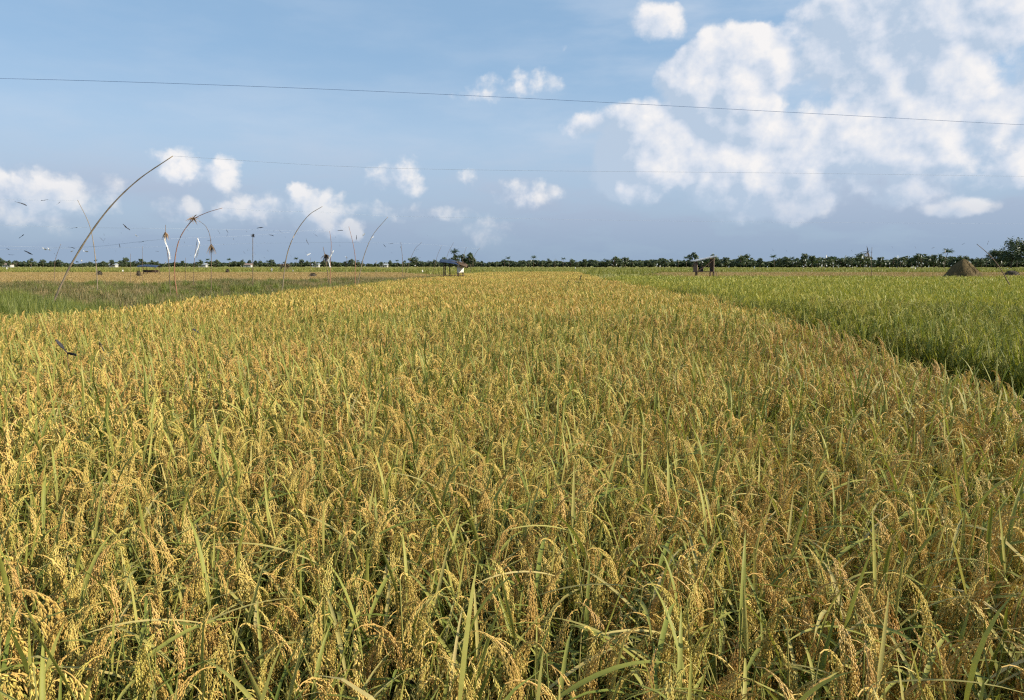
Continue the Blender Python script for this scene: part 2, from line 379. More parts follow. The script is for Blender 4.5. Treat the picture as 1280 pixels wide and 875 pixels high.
def gn_scatter(name, protos, pos, rot, scl, idx):
    """one object whose geometry nodes set the prototypes out on its points"""
    me = bpy.data.meshes.new(name); n = len(pos)
    me.vertices.add(n); me.vertices.foreach_set('co', np.asarray(pos, np.float32).ravel())
    a = me.attributes.new('rot', 'FLOAT_VECTOR', 'POINT'); a.data.foreach_set('vector', np.asarray(rot, np.float32).ravel())
    a = me.attributes.new('scl', 'FLOAT_VECTOR', 'POINT'); a.data.foreach_set('vector', np.asarray(scl, np.float32).ravel())
    a = me.attributes.new('pick', 'INT', 'POINT'); a.data.foreach_set('value', np.asarray(idx, np.int32))
    me.update()
    o = obj(name, me)
    tr = bpy.data.node_groups.new(name + '_scatter', 'GeometryNodeTree')
    tr.interface.new_socket('Geometry', in_out='INPUT', socket_type='NodeSocketGeometry')
    tr.interface.new_socket('Geometry', in_out='OUTPUT', socket_type='NodeSocketGeometry')
    t = NT(tr); L = tr.links
    a = t.n('NodeGroupInput'); z = t.n('NodeGroupOutput')
    mp = t.n('GeometryNodeMeshToPoints'); L.new(a.outputs[0], mp.inputs[0])
    jn = t.n('GeometryNodeJoinGeometry')
    for pme in reversed(protos):
        po = bpy.data.objects.new('proto_' + pme.name, pme)          # never linked: only read by this node tree
        oi = t.n('GeometryNodeObjectInfo'); oi.inputs['Object'].default_value = po
        g1 = t.n('GeometryNodeGeometryToInstance'); L.new(oi.outputs['Geometry'], g1.inputs[0])
        L.new(g1.outputs[0], jn.inputs[0])
    ip = t.n('GeometryNodeInstanceOnPoints'); ip.inputs['Pick Instance'].default_value = True
    L.new(mp.outputs[0], ip.inputs['Points']); L.new(jn.outputs[0], ip.inputs['Instance'])
    def na(nm, ty):
        q = t.n('GeometryNodeInputNamedAttribute'); q.data_type = ty; q.inputs[0].default_value = nm; return q.outputs[0]
    L.new(na('pick', 'INT'), ip.inputs['Instance Index'])
    er = t.n('FunctionNodeEulerToRotation'); L.new(na('rot', 'FLOAT_VECTOR'), er.inputs[0]); L.new(er.outputs[0], ip.inputs['Rotation'])
    L.new(na('scl', 'FLOAT_VECTOR'), ip.inputs['Scale'])
    L.new(ip.outputs[0], z.inputs[0])
    md = o.modifiers.new('scatter', 'NODES'); md.node_group = tr
    return o

# ------------------------------------------------------------------ lie of the land
AX = R(3.1)                                    # the field rows run a little to the right of straight ahead
def st2xy(s, t): return (s * math.sin(AX) + t * math.cos(AX), s * math.cos(AX) - t * math.sin(AX))
T_LEFT, T_RIGHT, S_END = -10.6, 4.85, 118.0
def sheet(name, stz, z, m, nx=1):
    mb = MB(); mb.add([(*st2xy(s, t), z) for s, t in stz], [tuple(range(len(stz)))])
    o = obj(name, mb.mesh(name, [m])); tag(o, kind='structure'); return o
mb = MB(); mb.add([(-5000, -600, -.02), (5000, -600, -.02), (5000, 7000, -.02), (-5000, 7000, -.02)], [(0, 1, 2, 3)])
tag(obj('ground', mb.mesh('ground', [M_PLAIN])), kind='structure')
sheet('rice_field_mud', [(-15, T_LEFT - .2), (-15, 70), (60, 70), (60, T_RIGHT), (S_END, T_RIGHT), (S_END, T_LEFT - .2)], -.012, M_SOIL)
sheet('weedy_field_soil', [(-15, -140), (-15, T_LEFT - .2), (70, T_LEFT - .2), (112, T_LEFT - .2), (72, -40), (66, -140)], -.008, M_GWEED)
sheet('stubble_field_soil', [(66, -260), (66, -140), (72, -40), (112, T_LEFT - .2), (125, -14), (185, -40), (185, -260)], -.004, M_GSTUB)
sheet('stubble_field_soil', [(60, 7), (60, 70), (40, 70), (40, 260), (190, 260), (190, 50), (120, 14)], -.006, M_GSTUB)
sheet('crop_field_soil', [(185, -600), (185, 400), (620, 900), (620, -900)], .004, M_GCROP)

# ------------------------------------------------------------------ rice
def curve_pts(p0, th0, th1, L, n, az, power=1.0, wob=0.0, rng=None):
    """a stem that leans from th0 to th1 (angle from straight up) along its length"""
    pts = [np.array(p0, float)]; d = np.array([math.cos(az), math.sin(az), 0.0])
    for i in range(n):
        th = th0 + (th1 - th0) * ((i + .5) / n) ** power
        pts.append(pts[-1] + (d * math.sin(th) + np.array([0, 0, math.cos(th)])) * (L / n))
    return np.array(pts)
def blade(mb, p0, L, w, th0, th1, az, rng, seg=7, m=0, tone=.5, fold=.35, power=1.6, twist=.3):
    pts = curve_pts(p0, th0, th1, L, seg, az, power)
    side = np.array([-math.sin(az + twist), math.cos(az + twist), rng.uniform(-.3, .3)])
    u = np.linspace(0, 1, seg + 1); ws = w * np.minimum(1, .45 + 2.2 * u) * np.clip(1 - u ** 3.2, .03, 1)
    mb.ribbon(pts, ws, side, m, tone, fold)
def panicle(mb, neck, th, az, rng, lod, m=0, tone=.5):
    L = rng.uniform(.13, .20)
    rach = curve_pts(neck, th, R(rng.uniform(165, 180)), L, 9, az, .38)
    nst = (18, 13, 8, 4)[lod]
    if lod < 2: mb.tube(rach, np.linspace(.0014, .0007, 10), 3, m, min(1, tone + .15), cap=False)
    for k in range(nst):
        f = .14 + .84 * (k / (nst - 1)) ** .9
        i = f * 9; i0 = min(8, int(i)); p = rach[i0] + (rach[i0 + 1] - rach[i0]) * (i - i0)
        td = rach[i0 + 1] - rach[i0]; td /= np.linalg.norm(td)
        spread = rng.uniform(-1.1, 1.1); sl = rng.uniform(.095, .16) * (1.15 - .45 * f)
        side = np.array([-math.sin(az), math.cos(az), 0])
        d = td + side * spread * .36; d /= np.linalg.norm(d)
        tn = min(1, max(0, tone + rng.uniform(-.22, .22)))
        n = (max(5, int(sl / .0062)), max(4, int(sl / .013)), 2, 2)[lod]; step = sl / n
        pts = [p]
        for q in range(n):
            d = d + np.array([0, 0, -1]) * (.42 if lod == 0 else .6 if lod == 1 else 1.2) * (6 / n if lod < 2 else 1) ; d /= np.linalg.norm(d)
            pp = pts[-1]; pts.append(pp + d * step)
            if lod < 2:
                off = np.array([rng.uniform(-1, 1), rng.uniform(-1, 1), 0]) * (.0022 if lod == 0 else .003)
                gd = d + np.array([rng.uniform(-.35, .35), rng.uniform(-.35, .35), rng.uniform(-.1, .1)])
                if lod == 0: mb.grain(pp + off, gd, rng.uniform(.0085, .0105), .0016, m, tn)
                else: mb.grain(pp + off, gd, rng.uniform(.017, .024), .0030, m, tn)
        if lod >= 2:
            w = (.0046, .0085)[lod - 2]; an = rng.uniform(0, PI)
            mb.ribbon(np.array(pts), [w * .6, w, w * .5][:len(pts)], (math.cos(an), math.sin(an), 0), m, tn)
    return rach
def tiller(rng, lod, low_leaves=2):
    """one stalk with its ear and leaves, standing at the origin and leaning towards +X; returns (stalk, panicle, [leaves])"""
    H = rng.uniform(.60, .80); az = rng.uniform(-.5, .5)
    th0, th1 = R(rng.uniform(2, 8)), R(rng.uniform(8, 34))
    culm = curve_pts((0, 0, 0), th0, th1, H, 6, az, 1.6)
    stalk, pan, leaves = MB(), MB(), []
    if lod < 2: stalk.tube(culm, np.linspace(.0032, .0016, 7), 4 if lod == 0 else 3, 0, rng.uniform(.2, .9), cap=False)
    panicle(pan, culm[-1], th1 + R(8), az + rng.uniform(-.4, .4), rng, lod, 0, min(1, max(0, rng.gauss(.45, .22))))
    seg = (8, 5, 3, 2)[lod]; fold = (.4, 0, 0, 0)[lod]
    fl = MB(); p = culm[4] + (culm[6] - culm[4]) * rng.uniform(.1, .75)
    if rng.random() < (.24, .15, .15, .15)[lod]: blade(fl, p, rng.uniform(.18, .32), rng.uniform(.0048, .0075), R(rng.uniform(3, 16)), R(rng.uniform(15, 65)), az + rng.uniform(-2.5, 2.5), rng, seg, 0, rng.uniform(.1, .7), fold)
    else: blade(fl, p, rng.uniform(.2, .34), rng.uniform(.0045, .0068), R(rng.uniform(30, 75)), R(rng.uniform(75, 140)), az + rng.uniform(-2.5, 2.5), rng, seg, 0, rng.uniform(.15, .9), fold)
    leaves.append(fl)
    for k in range(low_leaves):
        b = MB(); j = rng.choice((2, 3, 4))
        blade(b, culm[j], rng.uniform(.26, .42), rng.uniform(.004, .0065), R(rng.uniform(12, 40)), R(rng.uniform(60, 150)), rng.uniform(0, 2 * PI), rng, seg, 0, rng.choice((0, .05, .1, .2, .3, .5, .9)), fold)  # low leaves weighted to dark tones: shade between plants put into their colour
        leaves.append(b)
    return stalk, pan, leaves

def tiller_arr(rng, lod, low_leaves=2):
    s_, p_, ls = tiller(rng, lod, low_leaves); mb = MB()
    for b in ls: mb.merge(b)
    mb.merge(p_, None, 1); mb.merge(s_, None, 2)
    return Arr(mb)
def hill_items(rng, tl, n=13, M0=Matrix()):
    it = []
    for k in range(n):
        a = 2 * PI * k / n + rng.uniform(-.5, .5); r = rng.uniform(.015, .06)
        it.append((rng.choice(tl), M0 @ Matrix.Translation((math.cos(a) * r, math.sin(a) * r, 0)) @ Matrix.Rotation(a, 4, 'Z') @ Matrix.Rotation(R(rng.uniform(-3, 10)), 4, 'Y') @ Matrix.Scale(rng.uniform(.88, 1.12), 4)))
    return it
def patch_items(rng, tl, size, n):
    return [(rng.choice(tl), Matrix.Translation((rng.uniform(-.5, .5) * size, rng.uniform(-.5, .5) * size, 0)) @ Matrix.Rotation(rng.uniform(0, 2 * PI), 4, 'Z') @ Matrix.Rotation(R(rng.uniform(-5, 8)), 4, 'Y') @ Matrix.Scale(rng.uniform(.88, 1.15), 4)) for k in range(n)]
RICE = [M_LEAF, M_GRAIN, M_STALK]
rng = random.Random(7)
near_t = []
for k in range(16):                            # sixteen different stalks for the near plants
    s_, p_, ls = tiller(rng, 0, 1)
    near_t.append((s_.mesh('stalk', [M_STALK], True), p_.mesh('panicle', [M_GRAIN]), [b.mesh('leaf', [M_LEAF], True) for b in ls]))
SP = .215
rr = random.Random(100)
T1 = [tiller_arr(rr, 1, 1) for k in range(26)]; T2 = [tiller_arr(rr, 2, 3) for k in range(40)]; T3 = [tiller_arr(rr, 3, 3) for k in range(40)]
P0 = [mesh_of('rice_hill', RICE, hill_items(rr, T1)) for k in range(10)]
P1 = []
for k in range(5):                             # blocks of four by four hills
    it = []
    for i in range(4):
        for j in range(4):
            it += hill_items(rr, T1, 13, Matrix.Translation(((i - 1.5) * SP + rr.uniform(-.06, .06), (j - 1.5) * SP + rr.uniform(-.06, .06), 0)) @ Matrix.Rotation(rr.uniform(0, 6.28), 4, 'Z') @ Matrix.Rotation(rr.uniform(-.09, .09), 4, 'X') @ Matrix.Scale(rr.uniform(.93, 1.1), 4))
    P1.append(mesh_of('rice_block', RICE, it))
P2 = [mesh_of('rice_patch', RICE, patch_items(rr, T2, 1.5, 400)) for k in range(6)]
P3 = [mesh_of('rice_patch_far', RICE, patch_items(rr, T3, 3.0, 1200)) for k in range(4)]

def rice_h(x, y):                              # the stand is not equally tall everywhere
    return 1 + .05 * math.sin(x * 1.3 + 1) * math.sin(y * .9) + .05 * math.sin(x * .37 + y * .53)
hills = {}
rg = random.Random(11); I0, J0, NB = -6, int(T_LEFT / SP), int((T_RIGHT - T_LEFT) / SP / 4)
for i in range(I0, I0 + 4 * 19):
    for j in range(J0, J0 + 4 * NB):
        x, y = st2xy(i * SP + rg.uniform(-.06, .06), j * SP + rg.uniform(-.06, .06))
        if math.hypot(x, y + .1) < .62: continue          # where the photographer stands
        hills[(i, j)] = (x, y)
S_BLK = (I0 + 4 * 19 - .5) * SP
def seen(x, y):
    d = np.array([x, y, .92]) - CAM; f = d[1] * math.cos(PITCH) - d[2] * math.sin(PITCH)
    if f < .2: return False
    px = 640 + F * d[0] / f; up = d[1] * math.sin(PITCH) + d[2] * math.cos(PITCH)
    return -25 < px < 1305 and 437.5 - F * up / f < 905
order = sorted(hills, key=lambda k: (0 if seen(*hills[k]) else 1, math.hypot(*hills[k])))
near = [hills[k] for k in order[:300]]; near_keys = set(order[:300])
LAB = 'ripe golden rice plant with heavy drooping ears and green leaf blades'
for (x, y) in near:
    h = empty('rice_plant', (x, y, 0), rg.uniform(0, 2 * PI))
    tag(h, LAB, 'rice plant', 'ripe rice plants of the golden field')
    n = rg.choice((12, 13, 14)); hs = rice_h(x, y)
    for k in range(n):
        me_s, me_p, me_l = rg.choice(near_t)
        a = 2 * PI * k / n + rg.uniform(-.5, .5); r = rg.uniform(.015, .075)
        st_ = obj('stalk', me_s, h, (math.cos(a) * r, math.sin(a) * r, 0))
        st_.rotation_mode = 'QUATERNION'
        st_.rotation_quaternion = (Matrix.Rotation(a, 3, 'Z') @ Matrix.Rotation(R(rg.uniform(-3, 10)), 3, 'Y')).to_quaternion()
        q = rg.uniform(.9, 1.1) * hs; st_.scale = (q, q, q)
        obj('panicle', me_p, st_)
        for ml in me_l: obj('leaf', ml, st_)

pos, rot, scl, idx = [], [], [], []
def put(x, y, z, rz, tilt, sc_, k):
    pos.append((x, y, z)); rot.append((tilt * rg.uniform(-1, 1), tilt * rg.uniform(-1, 1), rz)); scl.append(sc_); idx.append(k)
def fov_ok(x, y, m=6): return abs(x) < .74 * y + m
for bi in range(19):
    for bj in range(NB):
        keys = [(I0 + 4 * bi + u, J0 + 4 * bj + v) for u in range(4) for v in range(4)]
        x, y = st2xy((I0 + 4 * bi + 1.5) * SP, (J0 + 4 * bj + 1.5) * SP)
        if not fov_ok(x, y, 3.5): continue
        if all(k in hills and k not in near_keys for k in keys):
            q = rice_h(x, y) * rg.uniform(.96, 1.05); put(x, y, 0, -AX + PI / 2 * rg.randrange(4), .03, (q * rg.choice((-1, 1)), q, q), 10 + rg.randrange(5))
        else:
            for k in keys:
                if k in hills and k not in near_keys:
                    q = rice_h(*hills[k]) * rg.uniform(.93, 1.08); put(*hills[k], 0, rg.uniform(0, 2 * PI), .09, (q, q, q), rg.randrange(10))
for (s0, s1, sp, kb, kn) in ((S_BLK + .7, 47.5, 1.42, 15, 6), (49, S_END, 2.85, 21, 4)):
    s = s0
    while s < s1:
        t = T_LEFT + sp / 2 + rg.uniform(-.2, .2)
        while t < T_RIGHT - sp * .25:
            x, y = st2xy(s + rg.uniform(-.1, .1), t)
            if fov_ok(x, y): 
                q = rice_h(x, y) * rg.uniform(.97, 1.05); put(x, y, 0, rg.uniform(0, 2 * PI), .01, (q, q, q), kb + rg.randrange(kn))
            t += sp
        s += sp
o = gn_scatter('golden_rice', P0 + P1 + P2 + P3, pos, rot, scl, idx)
tag(o, 'ripe golden rice carpeting the long field between fallow land and green rice', 'rice', kind='stuff')

# ------------------------------------------------------------------ greener, taller rice on the right
def green_arr(rng, lod):
    mb = MB(); az = rng.uniform(0, 2 * PI); H = rng.uniform(.55, .78)
    seg = (5, 3, 2)[lod]; wk = (1, 1.5, 2.6)[lod]
    for q in range((4, 3, 2)[lod]):
        er = rng.random() < .6
        blade(mb, (0, 0, rng.uniform(.15, .6) * H), rng.uniform(.36, .6), rng.uniform(.005, .008) * wk, R(rng.uniform(2, 18)), R(rng.uniform(14, 45) if er else rng.uniform(50, 120)),
              az + rng.uniform(-3, 3), rng, seg, 0, rng.uniform(.0, .85), 0)
    if rng.random() < .7:
        c_ = curve_pts((0, 0, .1), R(4), R(rng.uniform(8, 25)), H, 5, az, 1.5); pm = MB()
        panicle(pm, c_[-1], R(25), az, rng, (1, 2, 3)[lod], 0, rng.uniform(.0, .9)); mb.merge(pm, None, 1)
    return Arr(mb)
GREEN = [M_GLEAF, M_GGRAIN]
TG = [[green_arr(rr, l) for k in range(40)] for l in range(3)]
G1 = [mesh_of('green_hill', GREEN, patch_items(rr, TG[0], .24, 11)) for k in range(8)]
GB = [mesh_of('green_block', GREEN, patch_items(rr, TG[0], 1.0, 190)) for k in range(4)]
G2 = [mesh_of('green_patch', GREEN, patch_items(rr, TG[1], 1.8, 480)) for k in range(4)]
G3 = [mesh_of('green_patch_far', GREEN, patch_items(rr, TG[2], 3.2, 1000)) for k in range(4)]
pos, rot, scl, idx = [], [], [], []
def gh(x, y): return 1.09 + .07 * math.sin(x * .8 + 2) * math.sin(y * .5)
def edge(s): return T_RIGHT + .30 + .07 * math.sin(s * .9) + .06 * math.sin(s * 2.3)
s = 1.5
while s < 30:                                             # loose front row along the border
    for k in range(3):
        x, y = st2xy(s + rg.uniform(-.1, .1), edge(s) + k * .22 + rg.uniform(-.08, .08))
        q = gh(x, y) * rg.uniform(.85, 1.1); put(x, y, 0, rg.uniform(0, 2 * PI), .07, (q, q, q), rg.randrange(8))
    s += .22
for (s0, s1, sp, kb, kn, t1) in ((1.5, 18, .92, 8, 4, 16.5), (18.4, 40, 1.65, 12, 4, 36), (41, 60, 2.9, 16, 4, 64)):
    s = s0
    while s < s1:
        t = T_RIGHT + 1.25 + .1 * math.sin(s * .9) if s < 30 else T_RIGHT + sp / 2
        while t < t1:
            x, y = st2xy(s + rg.uniform(-.1, .1) * sp, t + rg.uniform(-.1, .1) * sp); t += sp
            if not fov_ok(x, y, 3.0): continue
            q = gh(x, y) * rg.uniform(.96, 1.05); put(x, y, 0, rg.uniform(0, 2 * PI), .02, (q, q, q), kb + rg.randrange(kn))
        s += sp
o = gn_scatter('green_rice', G1 + GB + G2 + G3, pos, rot, scl, idx)
tag(o, 'taller greener rice growing between the golden rice and the haystack', 'rice', kind='stuff')

# ------------------------------------------------------------------ weeds, lush grass, stubble, far crop
def tuft_mb(rng, size, n, h0, h1, w, seg, spread=60, flop=.4):
    mb = MB()
    for k in range(n):
        L = rng.uniform(h0, h1)
        er = rng.random() > flop
        blade(mb, (rng.uniform(-.5, .5) * size, rng.uniform(-.5, .5) * size, 0), L, w * rng.uniform(.7, 1.3), R(rng.uniform(2, 25)), R(rng.uniform(10, 40) if er else rng.uniform(50, 50 + spread)),
              rng.uniform(0, 2 * PI), rng, seg, 0, rng.random(), 0)
    return mb
def scatter_area(name, label, cat, protos, spots, jit, tilt=.05, smin=.8, smax=1.25):
    global pos, rot, scl, idx
    pos, rot, scl, idx = [], [], [], []
    for (x, y, q) in spots:
        q *= rg.uniform(smin, smax); put(x + rg.uniform(-jit, jit), y + rg.uniform(-jit, jit), 0, rg.uniform(0, 2 * PI), tilt, (q, q, q), rg.randrange(len(protos)))
    return tag(gn_scatter(name, protos, pos, rot, scl, idx), label, cat, kind='stuff')
L1 = [tuft_mb(random.Random(500 + k), .5, 90, .45, .85, .006, 4, flop=.35).mesh('lush_tuft', [M_LUSH]) for k in range(6)]
spots = []
for s in np.arange(8, 33, .42):
    for t in np.arange(T_LEFT - .35, -34, -.42):
        x, y = st2xy(s, t)
        if not fov_ok(x, y, 3): continue
        px = 640 + F * x / y; dens = (170 - px) / 130 + .35 * math.sin(s * .8 + t) + .25 * math.sin(t * 1.7)
        if rg.random() < dens and s < 29 + 3 * math.sin(t): spots.append((x, y, min(1.1, .6 + .3 * dens)))
scatter_area('lush_grass', 'lush green grass growing between the golden rice and the arching pole', 'grass', L1, spots, .15)
W1 = [tuft_mb(random.Random(520 + k), 1.7, 430, .12, .5, .008, 3, flop=.55).mesh('weed_patch', [M_WEED]) for k in range(8)]
spots = []
for s in np.arange(6, 112, 1.3):
    for t in np.arange(T_LEFT - .9, -75, -1.3):
        x, y = st2xy(s, t)
        if not fov_ok(x, y, 4): continue
        lim = 66 + max(0, 46 * (1 + (t + 9) / 30))
        if s > lim: continue
        q = .75 + .45 * math.sin(x * .31 + 1.3) * math.sin(y * .23) + .25 * math.sin(x * .9) * math.sin(y * .7 + 2)
        if q > .25: spots.append((x, y, min(1.35, q)))
scatter_area('weeds', 'low brownish green weeds covering the fallow field under the bamboo poles', 'weeds', W1, spots, .3)
SH = [tuft_mb(random.Random(580 + k), .55, 90, .35, .85, .011, 3, flop=.45).mesh('tall_weed', [M_LUSH]) for k in range(4)]
spots = []
for k in range(420):
    s = rg.uniform(24, 80); t = T_LEFT - 1.5 - (rg.random() ** 1.3) * 45; x, y = st2xy(s, t)
    if fov_ok(x, y, 2) and s < 66 + max(0, 46 * (1 + (t + 9) / 30)): spots.append((x, y, rg.uniform(.45, .95)))
scatter_area('tall_weeds', 'scattered taller green weeds standing out of the fallow field', 'weeds', SH, spots, .4)
S1 = [tuft_mb(random.Random(540 + k), 2.2, 170, .10, .28, .013, 2, flop=.3).mesh('stubble_patch', [M_STUB]) for k in range(6)]
spots = []
for y in np.arange(60, 190, 2.0):
    for x in np.arange(-150, 150, 2.0):
        if not fov_ok(x, y, 3): continue
        s = y; t = x - y * math.tan(AX)
        left = t < T_LEFT - 2 and s > 66 + max(0, 46 * (1 + (t + 9) / 30)) and t < -14 - (s - 125) * .43
        right_ = t > 9 and s > 60 and t > 7 + (s - 60) * .14
        if left or right_: spots.append((x, y, 1.0))
scatter_area('rice_stubble', 'tan straw stubble of the harvested paddies beyond the weeds and green rice', 'stubble', S1, spots, .8)
C1 = [tuft_mb(random.Random(560 + k), 4.0, 130, .5, .95, .05, 2, flop=.3).mesh('crop_patch', [M_CROPG]) for k in range(6)]
spots = []
for y in np.arange(100, 420, 3.6):
    w = .74 * y
    for x in np.arange(-w, w, 3.6 if y < 230 else 5.5):
        s = y; t = x - y * math.tan(AX)
        if (s > 187) or (-13 - (s - 118) * .4 < t < 9 + (s - 60) * .14 and s > S_END + 1):
            if (int(s / 31) + int((t + 900) / 45)) % 3: spots.append((x, y, rg.uniform(.75, 1.1)))
scatter_area('far_rice', 'green to yellow rice of the far paddies below the tree line', 'rice', C1, spots, 1.2)

# ------------------------------------------------------------------ poles
def smooth_line(pts, n):
    pts = np.asarray(pts, float)
    if len(pts) == 2: return np.array([pts[0] + (pts[1] - pts[0]) * u for u in np.linspace(0, 1, n)])
    P_ = np.vstack([2 * pts[0] - pts[1], pts, 2 * pts[-1] - pts[-2]]); out = []
    m = len(pts) - 1
    for u in np.linspace(0, m, n):
        i = min(m - 1, int(u)); f = u - i; a, b, c_, d = P_[i], P_[i + 1], P_[i + 2], P_[i + 3]
        out.append(.5 * ((2 * b) + (c_ - a) * f + (2 * a - 5 * b + 4 * c_ - d) * f * f + (3 * b - a - 3 * c_ + d) * f ** 3))
    return np.array(out)
def pole(name, label, cat, px, d, r0, r1, m, group=None, nodes=True):
    """px: pixels from the foot up; the foot is carried on down to the soil"""
    w = [at(x, y, d) for x, y in px]
    v = w[0] - w[1]
    if w[0][2] > 0: w.insert(0, w[0] + v * ((w[0][2] + .15) / max(.05, -v[2])) if v[2] < 0 else w[0] - np.array([0, 0, w[0][2]]))
    base = w[0].copy(); base[2] = 0
    pts = smooth_line(w, 34) - base
    rs = np.linspace(r0, r1, len(pts))
    if nodes: rs = rs * np.array([1.18 if k % 3 == 0 else 1.0 for k in range(len(rs))])
    mb = MB(); mb.tube(pts, rs, 6)
    o = obj(name, mb.mesh(name, [m], True), loc=base); tag(o, label, cat, group); return o
pole('bamboo_pole', 'long thick bamboo pole arching high over the lush grass, tallest of all poles', 'pole', [(68, 375), (92, 325), (130, 268), (170, 227), (216, 195)], 26, .038, .014, M_BAMBOO)
pole('bamboo_pole', 'thin bamboo pole curving backwards behind the tall arching one', 'pole', [(122, 362), (120, 330), (113, 285), (97, 250)], 45, .036, .012, M_BAMBOO)
pole('bamboo_pole', 'arched bamboo pole carrying a ragged bunch of dry leaves', 'pole', [(222, 374), (218, 335), (224, 300), (240, 276), (258, 266), (278, 260)], 41, .03, .012, M_REDSTICK)
pole('stick', 'hooked thin stick bending up towards the bunch of dry leaves', 'stick', [(264, 365), (264, 322), (263, 298), (258, 284), (249, 276)], 41.2, .022, .009, M_STICK)
pole('stick', 'straight stick bearing a brown and white plastic streamer', 'stick', [(213, 371), (211, 330), (207, 300), (207, 281)], 38, .022, .010, M_STICK)
pole('stick', 'slanting stick with a pale plastic pennant at its top', 'stick', [(242, 350), (243, 325), (247, 297)], 58, .024, .012, M_STICK)
pole('stick', 'upright dark stick topped by a black knob', 'stick', [(316, 357), (316, 325), (316, 293)], 52, .026, .018, M_STICK)
pole('bamboo_pole', 'dark bamboo pole arching over beside a twiggy bush in the weeds', 'pole', [(353, 362), (358, 322), (368, 294), (385, 270), (403, 258)], 47, .040, .014, M_BAMBOO)
pole('stick', 'reddish upright stick with torn white plastic half way up', 'stick', [(413, 351), (413, 330), (414, 305), (412, 289)], 62, .034, .014, M_REDSTICK)
pole('stick', 'short stick wrapped in dark rags leaning beside the reddish stick', 'stick', [(410, 345), (408, 330), (404, 309)], 62.3, .034, .02, M_STICK)
pole('bamboo_pole', 'slender reddish pole curving backwards near the leaning straight pole', 'pole', [(444, 342), (444, 322), (441, 303), (436, 283)], 65, .036, .014, M_REDSTICK)
pole('bamboo_pole', 'bamboo pole leaning over with its string tied at the tip', 'pole', [(450, 342), (455, 320), (466, 294), (485, 271)], 57, .036, .014, M_BAMBOO)
pole('stick', 'thin upright stick standing alone between leaning poles', 'stick', [(503, 340), (503, 322), (501, 303)], 82, .034, .018, M_STICK)
for px, d in (([(508, 338), (513, 324), (519, 311), (527, 303)], 92), ([(542, 337), (547, 319), (552, 307)], 108), ([(555, 337), (560, 317), (567, 303)], 104), ([(589, 336), (594, 318), (600, 310)], 108), ([(576, 335), (580, 318), (583, 309)], 118)):
    pole('bamboo_pole', 'faint thin leaning pole far off around the blue roofed hut', 'pole', px, d, .03, .015, M_STICK, 'far leaning poles around the hut')
pole('bamboo_pole', 'bare pole leaning steeply over the green rice beside the haystack', 'pole', [(1262, 356), (1250, 335), (1236, 318), (1221, 305)], 32, .022, .010, M_STICK)
pole('stick', 'upright thin stick with a dry leaf at its tip in front of the far trees', 'stick', [(1090, 346), (1089, 330), (1090, 309)], 55, .022, .012, M_STICK)
pole('stick', 'faint slanting stick behind the lush grass', 'stick', [(68, 350), (69, 326), (76, 305)], 66, .026, .012, M_STICK)
for px, d in (([(163, 351), (163, 317)], 68), ([(178, 347), (178, 308)], 74), ([(232, 352), (232, 322)], 70), ([(432, 345), (433, 320)], 88), ([(388, 345), (388, 322)], 84)):
    pole('stick', 'thin short upright stick in the fallow field', 'stick', px, d, .02, .012, M_STICK, 'short upright sticks in the fallow field', False)

# ------------------------------------------------------------------ strings
def string(name, label, px, r, m, sag=.0):
    w = [at(x, y, d) for x, y, d in px]; pts = smooth_line(w, 40)
    mb = MB(); mb.tube(pts - pts[0], [r] * 40, 5)
    return tag(obj(name, mb.mesh(name, [m]), loc=pts[0]), label, 'string')
string('cord', 'dark blue cord stretched across the whole sky above the field', [(-420, 92, 12.8), (0, 98, 15), (320, 108, 16.2), (640, 122, 17.5), (1000, 141, 18.8), (1280, 156, 20), (1700, 176, 22)], .0048, M_STRING)
string('cord', 'grey cord running off from the tip of the tallest arching pole', [(216, 195, 26), (430, 208, 27.2), (640, 213, 28.5), (1040, 217, 31), (1500, 224, 36)], .0038, M_THREAD)
string('cord', 'grey cord running low across the sky from the leaf bunch pole', [(278, 260, 41), (340, 264, 44), (403, 265, 48), (485, 270, 57), (640, 273, 62), (900, 277, 72), (1300, 280, 90)], .0055, M_THREAD)
S4 = [(-120, 247, 30), (97, 251, 45)]
S5 = [(-120, 277, 33), (90, 284, 38), (240, 286, 41), (412, 289, 62)]
S6 = [(-120, 304, 38), (95, 309, 44), (207, 299, 38), (316, 294, 52), (436, 284, 65)]
S7 = [(-120, 314, 64), (178, 309, 74), (330, 304, 80), (501, 304, 82), (600, 311, 108)]
string('thread', 'thin thread with black scraps tied to the backwards curving pole', S4, .005, M_THREAD)
string('thread', 'thin thread passing the leaf bunch and ending at the reddish stick', S5, .005, M_THREAD)
string('thread', 'thin thread linking the streamer stick, the knobbed stick and the reddish pole', S6, .005, M_THREAD)
string('thread', 'thin far thread running towards the leaning poles by the hut', S7, .007, M_THREAD)

